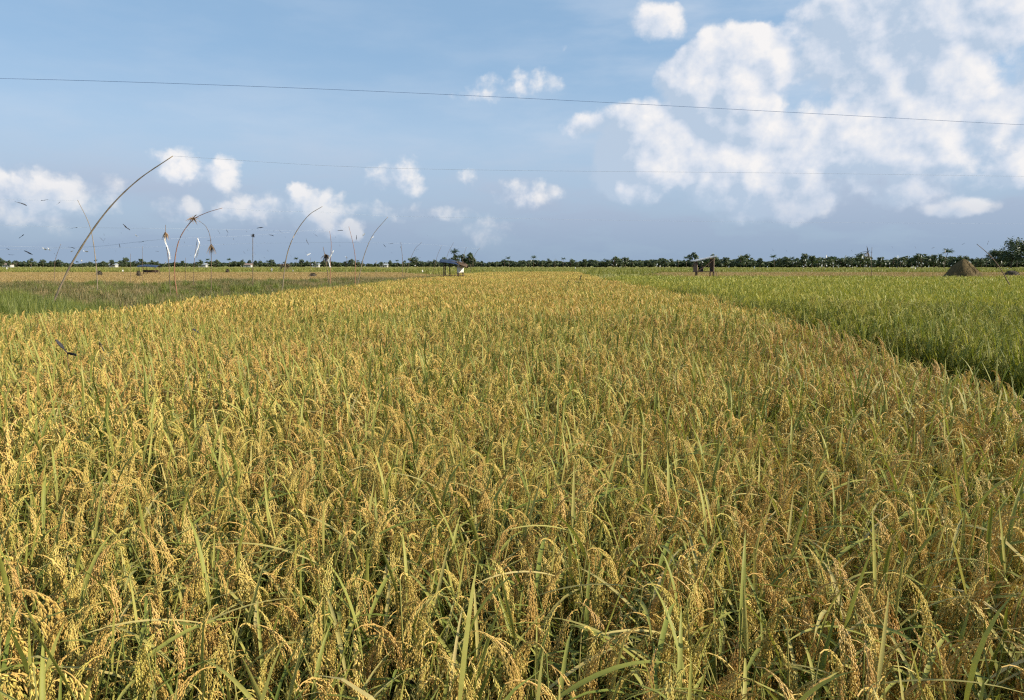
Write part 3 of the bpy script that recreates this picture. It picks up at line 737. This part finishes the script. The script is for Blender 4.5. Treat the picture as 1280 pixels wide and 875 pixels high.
# ------------------------------------------------------------------ plastic scraps
def strip_mb(rng, L, w, curl=1.0, n=9, pointy=True):
    """a crumpled twisted plastic strip along +X"""
    mb = MB(); pts = []; ang = rng.uniform(0, 6)
    z, yv, h = 0.0, 0.0, rng.uniform(-.5, .5) * curl; v0 = h
    for i in range(n):
        u = i / (n - 1); pts.append((u * L, yv, z)); h += rng.uniform(-.35, .35) * curl; z += math.sin(h) * L / n * .8; yv += rng.uniform(-.1, .1) * L / n
    pts = np.array(pts); tan = np.gradient(pts, axis=0); vs = []
    for i in range(n):
        u = i / (n - 1); ang += rng.uniform(-.5, .5); ww = w * (math.sin(PI * (.08 + .84 * u)) ** .6 if pointy else 1) * rng.uniform(.75, 1.2)
        s_ = np.array([0, math.cos(ang), math.sin(ang)]) * ww; nn = np.cross(tan[i], s_); nn = nn / max(1e-9, np.linalg.norm(nn)) * .003
        vs += [pts[i] - s_ + nn, pts[i] + s_ + nn, pts[i] + s_ - nn, pts[i] - s_ - nn]
    fs = [(i * 4 + j, i * 4 + (j + 1) % 4, i * 4 + 4 + (j + 1) % 4, i * 4 + 4 + j) for i in range(n - 1) for j in range(4)] + [(3, 2, 1, 0), tuple((n - 1) * 4 + j for j in range(4))]
    mb.add(vs, fs); return mb
rs = random.Random(31)
BLK = [strip_mb(random.Random(600 + k), 1.0, .06, .9).mesh('plastic_scrap', [M_BLACK]) for k in range(6)]
WHT = [strip_mb(random.Random(620 + k), 1.0, .17, .9).mesh('plastic_scrap', [M_WHITE]) for k in range(5)]
def scrap(x, y, lp, ang, d, white=False, label=None, group=None):
    p = at(x, y, d); L = .72 * lp * d / F
    o = obj('plastic_scrap', rs.choice(WHT if white else BLK), loc=p)
    o.rotation_euler = (rs.uniform(-.6, .6), R(ang), rs.uniform(-.5, .5)); o.scale = (L, L, L)
    o.location = Vector(p) - o.rotation_euler.to_matrix() @ Vector((L / 2, 0, 0))
    tag(o, label, 'plastic scrap', group); return o
LB, GB = 'black plastic scrap fluttering on a thread above the fallow field', 'black scraps on the threads over the fallow field'
LW, GW = 'white plastic scrap fluttering on a thread above the fallow field', 'white scraps on the threads over the fallow field'
for a in ((26, 254, 19, 18, 34), (56, 252, 18, 16, 37), (73, 254, 8, -45, 38), (92, 286, 11, 8, 38), (27, 295, 15, -32, 38), (36, 315, 18, 14, 42), (88, 311, 14, 28, 43), (158, 284, 18, 38, 39),
          (127, 299, 8, 50, 44), (131, 301, 8, -40, 44), (150, 307, 8, 70, 52), (176, 304, 12, 5, 60), (182, 306, 5, 0, 66), (284, 289, 7, 60, 44), (284, 294, 7, -60, 44), (325, 284, 12, -18, 50), (262, 301, 9, 5, 46),
          (384, 302, 11, 70, 56), (394, 294, 8, 50, 60), (339, 294, 10, 12, 56), (350, 290, 8, 60, 58), (446, 297, 9, 82, 62), (425, 288, 10, -4, 62), (481, 307, 7, 40, 80), (488, 305, 9, 8, 80), (519, 314, 5, 30, 84), (522, 312, 5, 0, 84),
          (524, 323, 6, 10, 88), (10, 311, 8, 5, 60), (14, 319, 9, 20, 60), (305, 316, 5, 70, 56), (318, 317, 5, 70, 56), (382, 316, 4, 60, 70), (196, 314, 6, 10, 62), (68, 318, 5, 80, 60), (1166, 310, 7, -20, 110), (1204, 305, 6, -30, 110),
          (1144, 309, 5, 60, 120), (1065, 314, 5, 70, 120), (1236, 304, 8, -45, 100), (1115, 309, 4, 80, 120), (983, 314, 5, 75, 130), (965, 312, 5, 80, 130)):
    x, y, lp, an, d = a
    if x < 900: scrap(x, y, lp, an, d, False, LB, GB)
    else: scrap(x, y, lp, an, d, False, 'dark plastic scrap hanging above the harvested field before the far trees', 'dark scraps before the far trees')
for (x, y, lp, an, d) in ((56, 310, 9, 5, 44), (62, 311, 7, 30, 44), (107, 313, 10, -5, 44), (171, 294, 6, 20, 40), (455, 294, 6, -20, 63), (386, 318, 7, -20, 75), (433, 321, 6, 20, 78), (466, 297, 4, 0, 60), (90, 315, 6, 10, 44)):
    scrap(x, y, lp, an, d, True, LW, GW)
for k in range(42):
    x = rs.choice((rs.uniform(268, 365), rs.uniform(268, 365), rs.uniform(100, 260), rs.uniform(365, 560))); y = rs.uniform(287, 325)
    scrap(x, y, rs.uniform(2.2, 4.2), rs.uniform(30, 90), rs.uniform(80, 120), False, 'tiny dark scrap among many on far threads above the paddies', 'tiny dark scraps on far threads')
# strips tied over the golden rice
def field_strip(x, y, d, lab, parts):
    p = at(x, y, d)
    e = empty('plastic_streamer', (p[0], p[1], 0)); tag(e, lab, 'plastic streamer')
    mb = MB(); mb.tube([(0, 0, 0), (.004, .01, p[2] * .5), (0, 0, p[2] + .01)], [.005, .004, .003], 5); obj('stick', mb.mesh('stick', [M_STICK]), e)
    for k, (L, an) in enumerate(parts):
        b = strip_mb(random.Random(int(x) + k), L, L * .13, .5); s_ = obj('strip', b.mesh('strip', [M_BLACK]), e, (0, 0, p[2])); s_.rotation_euler = (rs.uniform(-.4, .4), R(an), rs.uniform(-.2, .2))
field_strip(84, 441, 6.9, 'black plastic streamer bent in a wide V above the golden rice', [(.16, 238), (.10, 8)])
field_strip(124, 428, 7.6, 'single short black plastic streamer in the golden rice beside the V shaped one', [(.10, 55)])
field_strip(241, 411, 9.2, 'small black plastic streamer flat over the golden rice', [(.11, 40)])
field_strip(708, 356, 30, 'small dark streamer leaning in the far golden rice', [(.22, -55)])
field_strip(723, 354, 30, 'upright dark streamer shaped like a hook in the far golden rice', [(.34, -75), (.16, 200)])

# things tied on the sticks
def bunch(name, label, cat, p, n, L, w, m, down=.6, seed=1, tilt=None, aniso=(1, 1, 1)):
    rr = random.Random(seed); mb = MB()
    for k in range(n):
        d = np.array([rr.gauss(0, 1) * aniso[0], rr.gauss(0, 1) * aniso[1], rr.gauss(-down, .8) * aniso[2]]); d /= np.linalg.norm(d)
        l = L * rr.uniform(.4, 1.1); q = np.array([0, 0, 0.]); pts = [q, q + d * l * .5, q + d * l + np.array([0, 0, -.15 * l])]
        mb.ribbon(pts, [w, w * .9, w * .2], (rr.uniform(-1, 1), rr.uniform(-1, 1), rr.uniform(-1, 1)), 0, rr.random())
    return tag(obj(name, mb.mesh(name, [m]), loc=p), label, cat)
bunch('dry_leaf_bunch', 'ragged bunch of dry leaves snagged on the arched pole', 'leaf bunch', at(241, 273, 41), 46, .42, .018, M_STRAWB, .25, 3, aniso=(1.3, .8, .6))
bunch('dry_leaf_bunch', 'brown straw tuft tied at the top of the streamer stick', 'leaf bunch', at(206.5, 290, 38), 40, .42, .02, M_STRAWB, 2.6, 4)
bunch('dry_leaf_bunch', 'dark rag bundle wrapped round the hooked stick', 'leaf bunch', at(264, 305, 41.2), 50, .55, .02, M_STICK, 4.0, 5)
bunch('dry_leaf_bunch', 'black knob of rags on top of the upright dark stick', 'leaf bunch', at(316, 294, 52), 60, .16, .03, M_BLACK, .2, 6)
bunch('dry_leaf_bunch', 'twiggy brown bush at the foot of the arching dark pole', 'bush', at(356, 331, 47.2), 130, .5, .012, M_STICK, .5, 8, aniso=(1.2, 1, .9))
bunch('dry_leaf_bunch', 'dark rags hanging on the short stick beside the reddish one', 'leaf bunch', at(407, 318, 62.3), 50, .75, .035, M_STICK, 1.6, 9)
bunch('dry_leaf_bunch', 'dry leaf hanging at the tip of the lone stick before the far trees', 'leaf bunch', at(1085, 315, 55), 14, .55, .03, M_STICK, .2, 10, aniso=(.4, .3, 1))
def pennant(label, pts, d, w, seed):
    rr = random.Random(seed); p0 = at(*pts[0], d); ps = smooth_line([at(x, y, d) - p0 for x, y in pts], 9); mb = MB()
    for q in range(3):
        off = np.array([rr.uniform(-.03, .03), rr.uniform(-.12, .12), 0])
        mb.ribbon([p + off * i / 4 + np.array([rr.uniform(-.02, .02), rr.uniform(-.03, .03), 0]) for i, p in enumerate(ps)], [w * rr.uniform(.5, 1.1) * (1 - .7 * abs(i / 8 - .45)) for i in range(9)], (rr.uniform(.5, 1), rr.uniform(-1, 1), rr.uniform(-.3, .3)))
    o = obj('plastic_pennant', mb.mesh('plastic_pennant', [M_WHITE]), loc=p0)
    so = o.modifiers.new('thickness', 'SOLIDIFY'); so.thickness = .004
    return tag(o, label, 'plastic pennant')
pennant('torn white plastic hanging below the brown straw tuft', [(206, 294), (207, 303), (211, 313), (213, 324)], 37.9, .028, 1)
pennant('pale plastic pennant hanging down the slanting stick', [(247, 298), (249, 305), (246, 315), (243.5, 322)], 57.9, .04, 2)
pennant('torn white plastic tied to the reddish stick', [(417, 313), (414, 319), (411, 325), (413, 334)], 61.9, .05, 3)

# ------------------------------------------------------------------ white flags on short sticks by the far paddies
def make_flag(seed):
    rr = random.Random(seed); e = empty('plastic_flag', (0, 0, 0)); H = (1.5, 2.1, 2.8, 3.5, 4.2)[seed % 5]
    mb = MB(); mb.tube([(0, 0, 0), (.03, 0, H / 2), (rr.uniform(-.3, .3), .03, H)], [.025, .02, .015], 5); obj('stick', mb.mesh('stick', [M_STICK]), e)
    b = strip_mb(rr, .6, .15, 1.1); f = obj('sheet', b.mesh('sheet', [M_WHITE]), e, (mb.v[-1][0], 0, H - .05)); f.rotation_euler = (0, R(rr.choice((60, 75, 110, 130, 25))), rr.uniform(-.6, .6)); return e
fp = [make_flag(700 + k) for k in range(5)]; used = set()
LFL, GFL = 'white plastic sheet on a short stick before the tree line, village side', 'white flags before the tree line, village side'
LFR, GFR = 'white plastic sheet on a short stick before the tree line, haystack side', 'white flags before the tree line, haystack side'
fl = [(103, 334, 190), (154, 333, 130), (206, 331, 170), (338, 331, 130), (365, 332, 150), (441, 333, 190), (470, 331, 120), (479, 331, 190), (527, 332, 140), (7, 331, 220), (40, 333, 230), (300, 331, 220), (395, 333, 200), (495, 332, 230), (520, 333, 240), (135, 332, 250), (268, 332, 240)]
fr = []
for k in range(92):
    x = rs.choice((rs.uniform(985, 1215), rs.uniform(985, 1215), rs.uniform(900, 1278), rs.uniform(660, 900))); fr.append((x, 333, rs.uniform(190, 330)))
for i, (x, y, d) in enumerate(fl + fr):
    k = rs.randrange(5)
    if k not in used: e = fp[k]; used.add(k)
    else: e = copy_tree(fp[k])
    p = at(x, y, d); q = rs.uniform(.75, 1.25); e.location = (p[0], p[1], 0); e.rotation_euler = (0, 0, rs.uniform(0, 6)); e.scale = (q, q, q * (.8 if x < 600 else rs.uniform(.8, 1.2)))
    tag(e, LFL if i < len(fl) else LFR, 'flag', GFL if i < len(fl) else GFR)

# ------------------------------------------------------------------ haystack
hb = at(1202, 345, 60); e = empty('haystack', (hb[0], hb[1], 0)); tag(e, 'dark conical haystack standing at the far edge of the green rice', 'haystack')
rr = random.Random(55); mb = MB(); NS, NR = 40, 16
def hay_r(u, a): return (1.74 * (1 - u) ** .9 + .28 * math.sqrt(max(0, 1 - u ** 6))) * (1 + .09 * math.sin(2 * a + 1) + .05 * math.sin(5 * a + u * 7) + .03 * math.sin(11 * a + 9 * u))
vs = []
for i in range(NR):
    u = i / (NR - 1)
    for j in range(NS):
        a = 2 * PI * j / NS; r = hay_r(u, a) * (.98 + .04 * rr.random()) if i < NR - 1 else .1
        vs.append((r * math.cos(a) + .1 * u, r * math.sin(a), 2.3 * u + rr.uniform(-.02, .02)))
mb.add(vs, [(i * NS + j, i * NS + (j + 1) % NS, (i + 1) * NS + (j + 1) % NS, (i + 1) * NS + j) for i in range(NR - 1) for j in range(NS)] + [tuple((NR - 1) * NS + j for j in range(NS))])
obj('heap', mb.mesh('heap', [M_HAY], True), e)
mb = MB()
for k in range(2600):
    u = rr.random() ** 1.3; a = rr.uniform(0, 2 * PI); r = hay_r(u, a) * .99; p = np.array([r * math.cos(a) + .1 * u, r * math.sin(a), 2.28 * u])
    out_ = np.array([math.cos(a), math.sin(a), .0]); d = np.array([rr.gauss(0, .5), rr.gauss(0, .5), -1.0]) + out_ * rr.uniform(.3, 1.1); d /= np.linalg.norm(d); L = rr.uniform(.12, .4)
    mb.ribbon([p, p + d * L * .6, p + d * L + np.array([0, 0, -.04])], [.010, .009, .004], np.cross(d, out_) + .01, 0, rr.random())
tag(obj('loose_straw', mb.mesh('loose_straw', [M_HAY]), e), kind='stuff')

# ------------------------------------------------------------------ field huts
def post(parent, x, y, z0, z1, r, m=M_WOOD, dx=0, name='post'):
    b = MB(); b.tube([(x, y, z0), (x + dx * .5 + .01, y, (z0 + z1) / 2), (x + dx, y, z1)], [r, r * .95, r * .85], 7); return obj(name, b.mesh(name, [m], True), parent)
hx = at(566, 345, 70); e = empty('field_hut', (hx[0], hx[1], 0)); tag(e, 'small open field hut with sagging blue tarp roof and a white cloth', 'hut')
for (x, y) in ((-.78, -.7), (-.34, .7), (.5, -.7), (.92, .7), (-.78, .75), (.5, .75)): post(e, x, y, -.1, 2.2, .055)
for k in range(7):
    b = MB(); b.box((-.95, -.85 + k * .25, .86), (1.1, -.63 + k * .25, .90)); obj('floor_board', b.mesh('floor_board', [M_WOOD]), e)
for y in (-.7, .75):
    b = MB(); b.tube([(-1.0, y, 2.12), (0, y, 2.16), (1.25, y, 2.0)], [.04, .04, .04], 6); obj('beam', b.mesh('beam', [M_WOOD]), e)
def cloth_grid(nx, ny, f, th, m, name, parent):
    b = MB(); top = [f(i / (nx - 1), j / (ny - 1)) for j in range(ny) for i in range(nx)]
    fs = [(j * nx + i, j * nx + i + 1, (j + 1) * nx + i + 1, (j + 1) * nx + i) for j in range(ny - 1) for i in range(nx - 1)]
    b.add(top, fs); o = obj(name, b.mesh(name, [m], True), parent); s_ = o.modifiers.new('thickness', 'SOLIDIFY'); s_.thickness = th; s_.offset = 0; return o
def tarp(u, v):
    x = -1.15 + 1.85 * u; y = -1.15 + 2.35 * v
    z = 2.42 - .32 * abs(2 * v - 1) ** 1.3 + .02 * math.sin(9 * u + 5 * v) - .05 * math.sin(PI * u) ** 2 - (.30 * max(0, u - .55) / .45 if u > .55 else 0) - .08 * max(0, .3 - u)
    return (x, y, z)
cloth_grid(15, 13, tarp, .02, M_TARP, 'tarp_roof', e)
def thatch(u, v):
    x = .55 + .85 * u; y = -1.05 + 2.1 * v
    return (x, y, 2.16 - .28 * u - .25 * abs(2 * v - 1) ** 1.3 + .03 * math.sin(13 * v + 4 * u))
cloth_grid(8, 12, thatch, .10, M_THATCH, 'thatch_eave', e)
def cl(u, v): return (.5 + .56 * u, -.85 + .6 * u + .05 * math.sin(7 * u + 2 * v) - .05 * v, 1.90 - (.82 - .08 * u) * v)
cloth_grid(9, 7, cl, .012, M_CLOTH, 'hanging_cloth', e)

hx = at(880, 342, 80); e = empty('field_hut', (hx[0], hx[1], 0)); tag(e, 'brown raised field shelter with a slanting grey tin roof amid the green rice', 'hut')
for (x, y, z1) in ((-.98, -.7, 2.25), (-.72, .7, 2.3), (.82, -.7, 2.66), (.88, .8, 2.7)): post(e, x, y, -.1, z1, .09, M_WOOD)
for k in range(7):
    b = MB(); b.box((-1.05, -.85 + k * .25, 1.10), (1.0, -.63 + k * .25, 1.17)); obj('floor_board', b.mesh('floor_board', [M_THATCH]), e)
for k in range(6):
    x0 = -1.25 + k * .38; z0 = 2.24 + k * .085
    b = MB(); b.add([(x0, -1.0, z0), (x0 + .40, -1.0, z0 + .09), (x0 + .40, 1.05, z0 + .09), (x0, 1.05, z0), (x0, -1.0, z0 + .10), (x0 + .40, -1.0, z0 + .19), (x0 + .40, 1.05, z0 + .19), (x0, 1.05, z0 + .10)],
        [(0, 3, 2, 1), (4, 5, 6, 7), (0, 1, 5, 4), (2, 3, 7, 6), (1, 2, 6, 5), (3, 0, 4, 7)]); obj('roof_sheet', b.mesh('roof_sheet', [M_TIN]), e)
b = MB(); b.box((-1.02, -.66, 1.17), (-.86, .7, 2.16)); obj('side_wall', b.mesh('side_wall', [M_WOOD]), e)
b = MB(); b.box((-.62, -.5, 1.17), (-.22, .0, 1.68)); obj('storage_box', b.mesh('storage_box', [M_BLACK]), e)
b = MB(); b.box((.80, -.62, 1.17), (.86, .7, 2.5)); obj('side_wall', b.mesh('side_wall', [M_THATCH]), e)
b = MB(); b.tube([(-1.0, -.72, 1.15), (-.1, -.74, 1.7), (.85, -.72, 2.5)], [.05, .05, .05], 6); obj('brace', b.mesh('brace', [M_WOOD]), e)
for s_ in (-1, 1): post(e, .95 + .12 * s_, -1.0, 0, 1.2, .03, M_STICK, 0, 'ladder_rail')

hx = at(186, 336, 150); e = empty('field_hut', (hx[0], hx[1], 0)); tag(e, 'far off low hut with a dark blue roof behind the fallow field', 'hut')
for (x, y) in ((-1.6, -.8), (1.7, -.8), (-1.6, .9), (1.7, .9), (0, -.8)): post(e, x, y, -.1, 1.55, .06)
cloth_grid(9, 7, lambda u, v: (-2.0 + 4.1 * u, -1.3 + 2.6 * v, 1.9 - .4 * abs(2 * v - 1) + .1 * math.sin(4 * u)), .04, M_TARP, 'tarp_roof', e)
b = MB(); b.box((-1.5, .7, .4), (1.6, .8, .9)); obj('bench', b.mesh('bench', [M_WOOD]), e)

# small dark straw heaps in the far fields
def heap(x, y, d, w, h, label, m, seed):
    p = at(x, y, d); rr = random.Random(seed); b = MB(); n, k = 14, 6; vs = []
    for i in range(k):
        u = i / (k - 1)
        for j in range(n):
            a = 2 * PI * j / n; r = w / 2 * math.cos(u * PI / 2 * .95) * rr.uniform(.85, 1.15); vs.append((r * math.cos(a), r * math.sin(a), h * math.sin(u * PI / 2) * rr.uniform(.93, 1.05)))
    b.add(vs, [(i * n + j, i * n + (j + 1) % n, (i + 1) * n + (j + 1) % n, (i + 1) * n + j) for i in range(k - 1) for j in range(n)] + [tuple((k - 1) * n + j for j in range(n))])
    for q in range(120):
        a = rr.uniform(0, 6.28); u = rr.random(); r = w / 2 * math.cos(u * 1.5); pp = np.array([r * math.cos(a), r * math.sin(a), h * math.sin(u * 1.5)])
        b.ribbon([pp, pp + np.array([math.cos(a) * .2, math.sin(a) * .2, rr.uniform(-.1, .2)])], [.03, .01], (0, 0, 1))
    tag(obj('straw_heap', b.mesh('straw_heap', [m], True), loc=(p[0], p[1], 0)), label, 'heap')
heap(124, 337, 130, .8, .8, 'dark straw heap by the foot of the backwards curving pole', M_DARKB, 1)
heap(173, 338, 120, .5, .9, 'dark upright heap in the fallow field before the blue roofed hut', M_DARKB, 2)
heap(391, 338, 115, 1.0, .6, 'low dark heap beside the stick wrapped in dark rags', M_DARKB, 3)
heap(284, 334, 180, .8, .9, 'small dark heap below the tree line near the knobbed stick', M_DARKB, 4)
heap(1265, 341, 130, 2.2, .9, 'low brown heap in the harvested field behind the bare leaning pole', M_DARKB, 5)

# ------------------------------------------------------------------ trees
def crown_mb(rng, rx, rz, zc, lobes, leaves, ls, mb=None):
    mb = mb or MB()
    cs = []
    for k in range(lobes):
        a = rng.uniform(0, 2 * PI); u = rng.uniform(-.8, .95); r = math.sqrt(max(0, 1 - u * u)) * rng.uniform(.35, .85)
        cs.append((np.array([math.cos(a) * r * rx, math.sin(a) * r * rx, zc + u * rz * .8]), rng.uniform(.28, .5) * min(rx, rz), rng.uniform(.1, .9)))
    for c_, r, tn in cs:
        for q in range(leaves):
            d = np.array([rng.gauss(0, 1), rng.gauss(0, 1), rng.gauss(0, .8)]); d /= np.linalg.norm(d)
            p = c_ + d * r * rng.uniform(.55, 1.15); n = d + np.array([rng.gauss(0, .6), rng.gauss(0, .6), rng.gauss(.3, .6)]); n /= np.linalg.norm(n)
            a = np.cross(n, (.3, .5, .8)); a /= np.linalg.norm(a); b = np.cross(n, a); s_ = ls * rng.uniform(.6, 1.3)
            mb.add([p - a * s_, p + b * s_ * .5, p + a * s_, p - b * s_ * .6], [(0, 1, 2, 3)], 0, min(1, max(0, tn + rng.uniform(-.25, .25))))
    return mb, cs
def tree_parts(seed, h, rx, lobes, leaves, ls, tr=.05):
    rng = random.Random(seed); zc = h * .60; rz = h * .40
    cr, cs = crown_mb(rng, rx, rz, zc, lobes, leaves, ls)
    t = MB(); t.tube([(0, 0, -.2), (rng.uniform(-.1, .1), 0, h * .25), (rng.uniform(-.2, .2), .1, h * .6)], [h * tr * .7, h * tr * .5, h * tr * .25], 7)
    for c_, r, tn in cs[:7]: t.tube([(0, 0, h * rng.uniform(.2, .4)), c_ * .5 + np.array([0, 0, h * .18]), c_], [h * .018, h * .012, h * .004], 5)
    return t.mesh('trunk', [M_BARK], True), cr.mesh('crown', [M_TREE])
def palm_parts(seed, h, lean=.1):
    rng = random.Random(seed); t = MB(); top = np.array([h * lean, 0, h])
    t.tube(smooth_line([(0, 0, -.2), (h * lean * .25, 0, h * .5), top], 8), np.linspace(.2, .12, 8), 7)
    c_ = MB()
    for k in range(20):
        a = 2 * PI * k / 20 + rng.uniform(-.2, .2); L = rng.uniform(2.2, 3.2); th = R(rng.uniform(15, 80))
        pts = curve_pts(top, th, th + R(rng.uniform(50, 90)), L, 6, a, 1.2)
        for i in range(1, 7):
            for sd_ in (-1, 1):
                p = pts[i]; s_ = np.array([-math.sin(a) * sd_, math.cos(a) * sd_, -.55]); tl = (pts[i] - pts[i - 1]); l = .75 * math.sin(PI * (.15 + .8 * i / 7)); tn = rng.random()
                for q in range(2): c_.ribbon([p - tl * q * .5, p - tl * q * .5 + s_ * l + tl * .3], [.09, .02], tl, 0, tn)
        c_.ribbon(pts, np.linspace(.05, .015, 7), (-math.sin(a), math.cos(a), 0), 0, .4)
    return t.mesh('trunk', [M_BARK], True), c_.mesh('crown', [M_PALM])
FT = [tree_parts(800 + k, 8, rx, 16, 26, .55) for k, rx in enumerate((3.6, 2.6, 4.4, 3.0, 2.2, 5.0))]
FP = [palm_parts(830 + k, 8.5, l) for k, l in enumerate((.05, .16, -.1))]
def plant_tree(name, label, parts, x, d, h, base_h=8.0, group=None, cat='tree', wide=1.0, rz=None):
    v = pdir(x, 332.0); p = CAM + v * (d / v[1]); e = empty(name, (p[0], p[1], 0), rs.uniform(0, 6.28) if rz is None else rz); q = h / base_h; e.scale = (q * wide, q * wide, q)
    tag(e, label, cat, group); obj('trunk', parts[0], e); obj('crown', parts[1], e); return e
def line_h(x):                                   # height of the tree line in the picture, pixels above the horizon
    return 6.2 + 2.4 * max(0, min(1, (x - 520) / 250)) + 3.0 * max(0, min(1, (x - 880) / 150)) + 1.2 * math.sin(x * .05) + 1.0 * math.sin(x * .17 + 1)
def line_d(x): return 820 - 260 * max(0, min(1, (x - 500) / 450))
x = -90.0
while x < 1380:
    d = line_d(x) * rs.uniform(.88, 1.0); h = (line_h(x) * rs.uniform(.5, 1.35)) * d / F + 1.8
    r_ = rs.random(); side = 'village side' if x < 560 else 'shelter side'
    if r_ < .80: plant_tree('tree', 'broad dark green tree of the far tree line, ' + ('village side' if x < 560 else 'shelter side'), FT[rs.randrange(6)], x, d, h, group='trees of the far tree line, ' + side, wide=rs.uniform(.9, 1.4))
    else: plant_tree('palm_tree', 'small feathery palm of the far tree line, ' + ('village side' if x < 560 else 'shelter side'), FP[rs.randrange(3)], x, d * .97, h * 1.12, 10.5, group='palms of the far tree line, ' + side)
    x += rs.uniform(4.5, 11)
pos, rot, scl, idx = [], [], [], []
WD = []
for k in range(4):
    b, _ = crown_mb(random.Random(860 + k), 6.0, 2.6, 2.9, 26, 22, .8); WD.append(b.mesh('wood_clump', [M_TREE]))
for x in np.arange(-140, 1430, 6.0):
    for row in range(2):
        d = line_d(x) * (1.08 + .08 * row); v = pdir(x + rs.uniform(-3, 3), 332.0); p = CAM + v * (d / v[1]); q = (line_h(x) * (.62 if x < 560 else .72) * d / F + 1.4) / 5.6 * rs.uniform(.8, 1.15)
        put(p[0], p[1], 0, rs.uniform(0, 6), 0, (q * 1.3, q * 1.3, q), rs.randrange(4))
tag(gn_scatter('far_wood', WD, pos, rot, scl, idx), 'dark mass of far woodland filling the tree line', 'woodland', kind='stuff')
BT = [tree_parts(900 + k, 13, rx, 34, 60, .42, .04) for k, rx in enumerate((5.4, 4.2, 6.0))]
plant_tree('tree', 'large dark rounded tree rising highest over the tree line past the haystack', BT[0], 1264, 320, 13.6, 13)
plant_tree('tree', 'large tree crowding against the highest rounded tree past the haystack, out towards the field edge', BT[2], 1292, 318, 13.2, 13)
plant_tree('tree', 'shorter spreading tree on the haystack side of the highest rounded tree', BT[1], 1246, 330, 9.6, 13, wide=1.2)
plant_tree('palm_tree', 'wind bent palm above the trees behind the haystack', FP[1], 1180, 330, 9.6, 10.5)
plant_tree('tree', 'dark bushy tree directly behind the blue tarp hut', FT[0], 571, 400, 8.4, 8, wide=.9)
plant_tree('tree', 'dark tree with a domed crown next to the bushy one behind the blue tarp hut', FT[4], 588, 400, 9.0, 8, wide=1.0)
plant_tree('tree', 'low tree filling the gap between two domed trees behind the blue tarp hut', FT[3], 580, 404, 7.6, 8)
plant_tree('palm_tree', 'lone tall palm standing above the trees behind the blue tarp hut', FP[0], 569, 402, 11.0, 10.5)
plant_tree('tree', 'rounded tree rising behind the tin roofed shelter, on its wall side', FT[2], 865, 500, 10.8, 8, wide=.75)
plant_tree('tree', 'rounded tree rising behind the tall post of the tin roofed shelter', FT[5], 889, 505, 10.0, 8, wide=.65)
plant_tree('bush', 'dark spreading bush clump before the tree line beyond the arching pole', FT[5], 76, 420, 5.2, 8, cat='bush', wide=1.5)
plant_tree('bush', 'dark bush at the end of the pale path beyond the blue tarp hut', FT[2], 653, 330, 4.2, 8, cat='bush', wide=1.2)

# ------------------------------------------------------------------ far village houses
def house(x, d, w, h, label, wall, roof):
    v = pdir(x, 332.0); p = CAM + v * (d / v[1]); e = empty('house', (p[0], p[1], 0)); tag(e, label, 'house')
    b = MB(); b.box((-w / 2, -3, 0), (w / 2, 3, h)); obj('wall', b.mesh('wall', [wall]), e)
    b = MB(); o_ = .5; b.add([(-w / 2 - o_, -3 - o_, h), (w / 2 + o_, -3 - o_, h), (w / 2 + o_, 3 + o_, h), (-w / 2 - o_, 3 + o_, h), (-w / 2 - o_, 0, h + 1.6), (w / 2 + o_, 0, h + 1.6)], [(0, 1, 5, 4), (2, 3, 4, 5), (0, 4, 3), (1, 2, 5), (3, 2, 1, 0)]); obj('roof', b.mesh('roof', [roof]), e)
    for xx in (-.28, .28):
        b = MB(); b.box((xx * w - .5, -3.06, 1.0), (xx * w + .5, -2.9, 2.1)); obj('window', b.mesh('window', [M_DARKW]), e)
    b = MB(); b.box((-.5, -3.05, 0), (.5, -2.9, 2.1)); obj('door', b.mesh('door', [M_DARKW]), e)
house(10, 790, 9, 2.8, 'pale far house beyond the threads of the lush grass side', M_WALLW, M_ROOFR)
house(142, 800, 7, 2.6, 'tiny white house in the tree line near the faint short sticks', M_WALLW, M_TIN)
house(254, 790, 8, 2.8, 'low far house behind the slanting stick with the pennant', M_WALLW, M_TIN)
house(310, 795, 8, 2.6, 'far whitewashed house behind the knobbed stick', M_WALLW, M_ROOFR)
house(395, 790, 7, 2.6, 'far low house behind the rag wrapped stick', M_WALLW, M_TIN)
house(480, 790, 8, 2.4, 'far pale shed with tin roof past the string tied pole', M_WALLW, M_TIN)
# green weed clump in the golden rice
wb = [tuft_mb(random.Random(77), .16, 26, .55, .98, .0065, 6, flop=.2).mesh('blades', [M_LUSH])]
p = at(72, 520, 4.4); e = obj('grass_tuft', wb[0], loc=(p[0], p[1], .12)); tag(e, 'tall bright green grass tuft poking out of the golden rice', 'grass tuft')
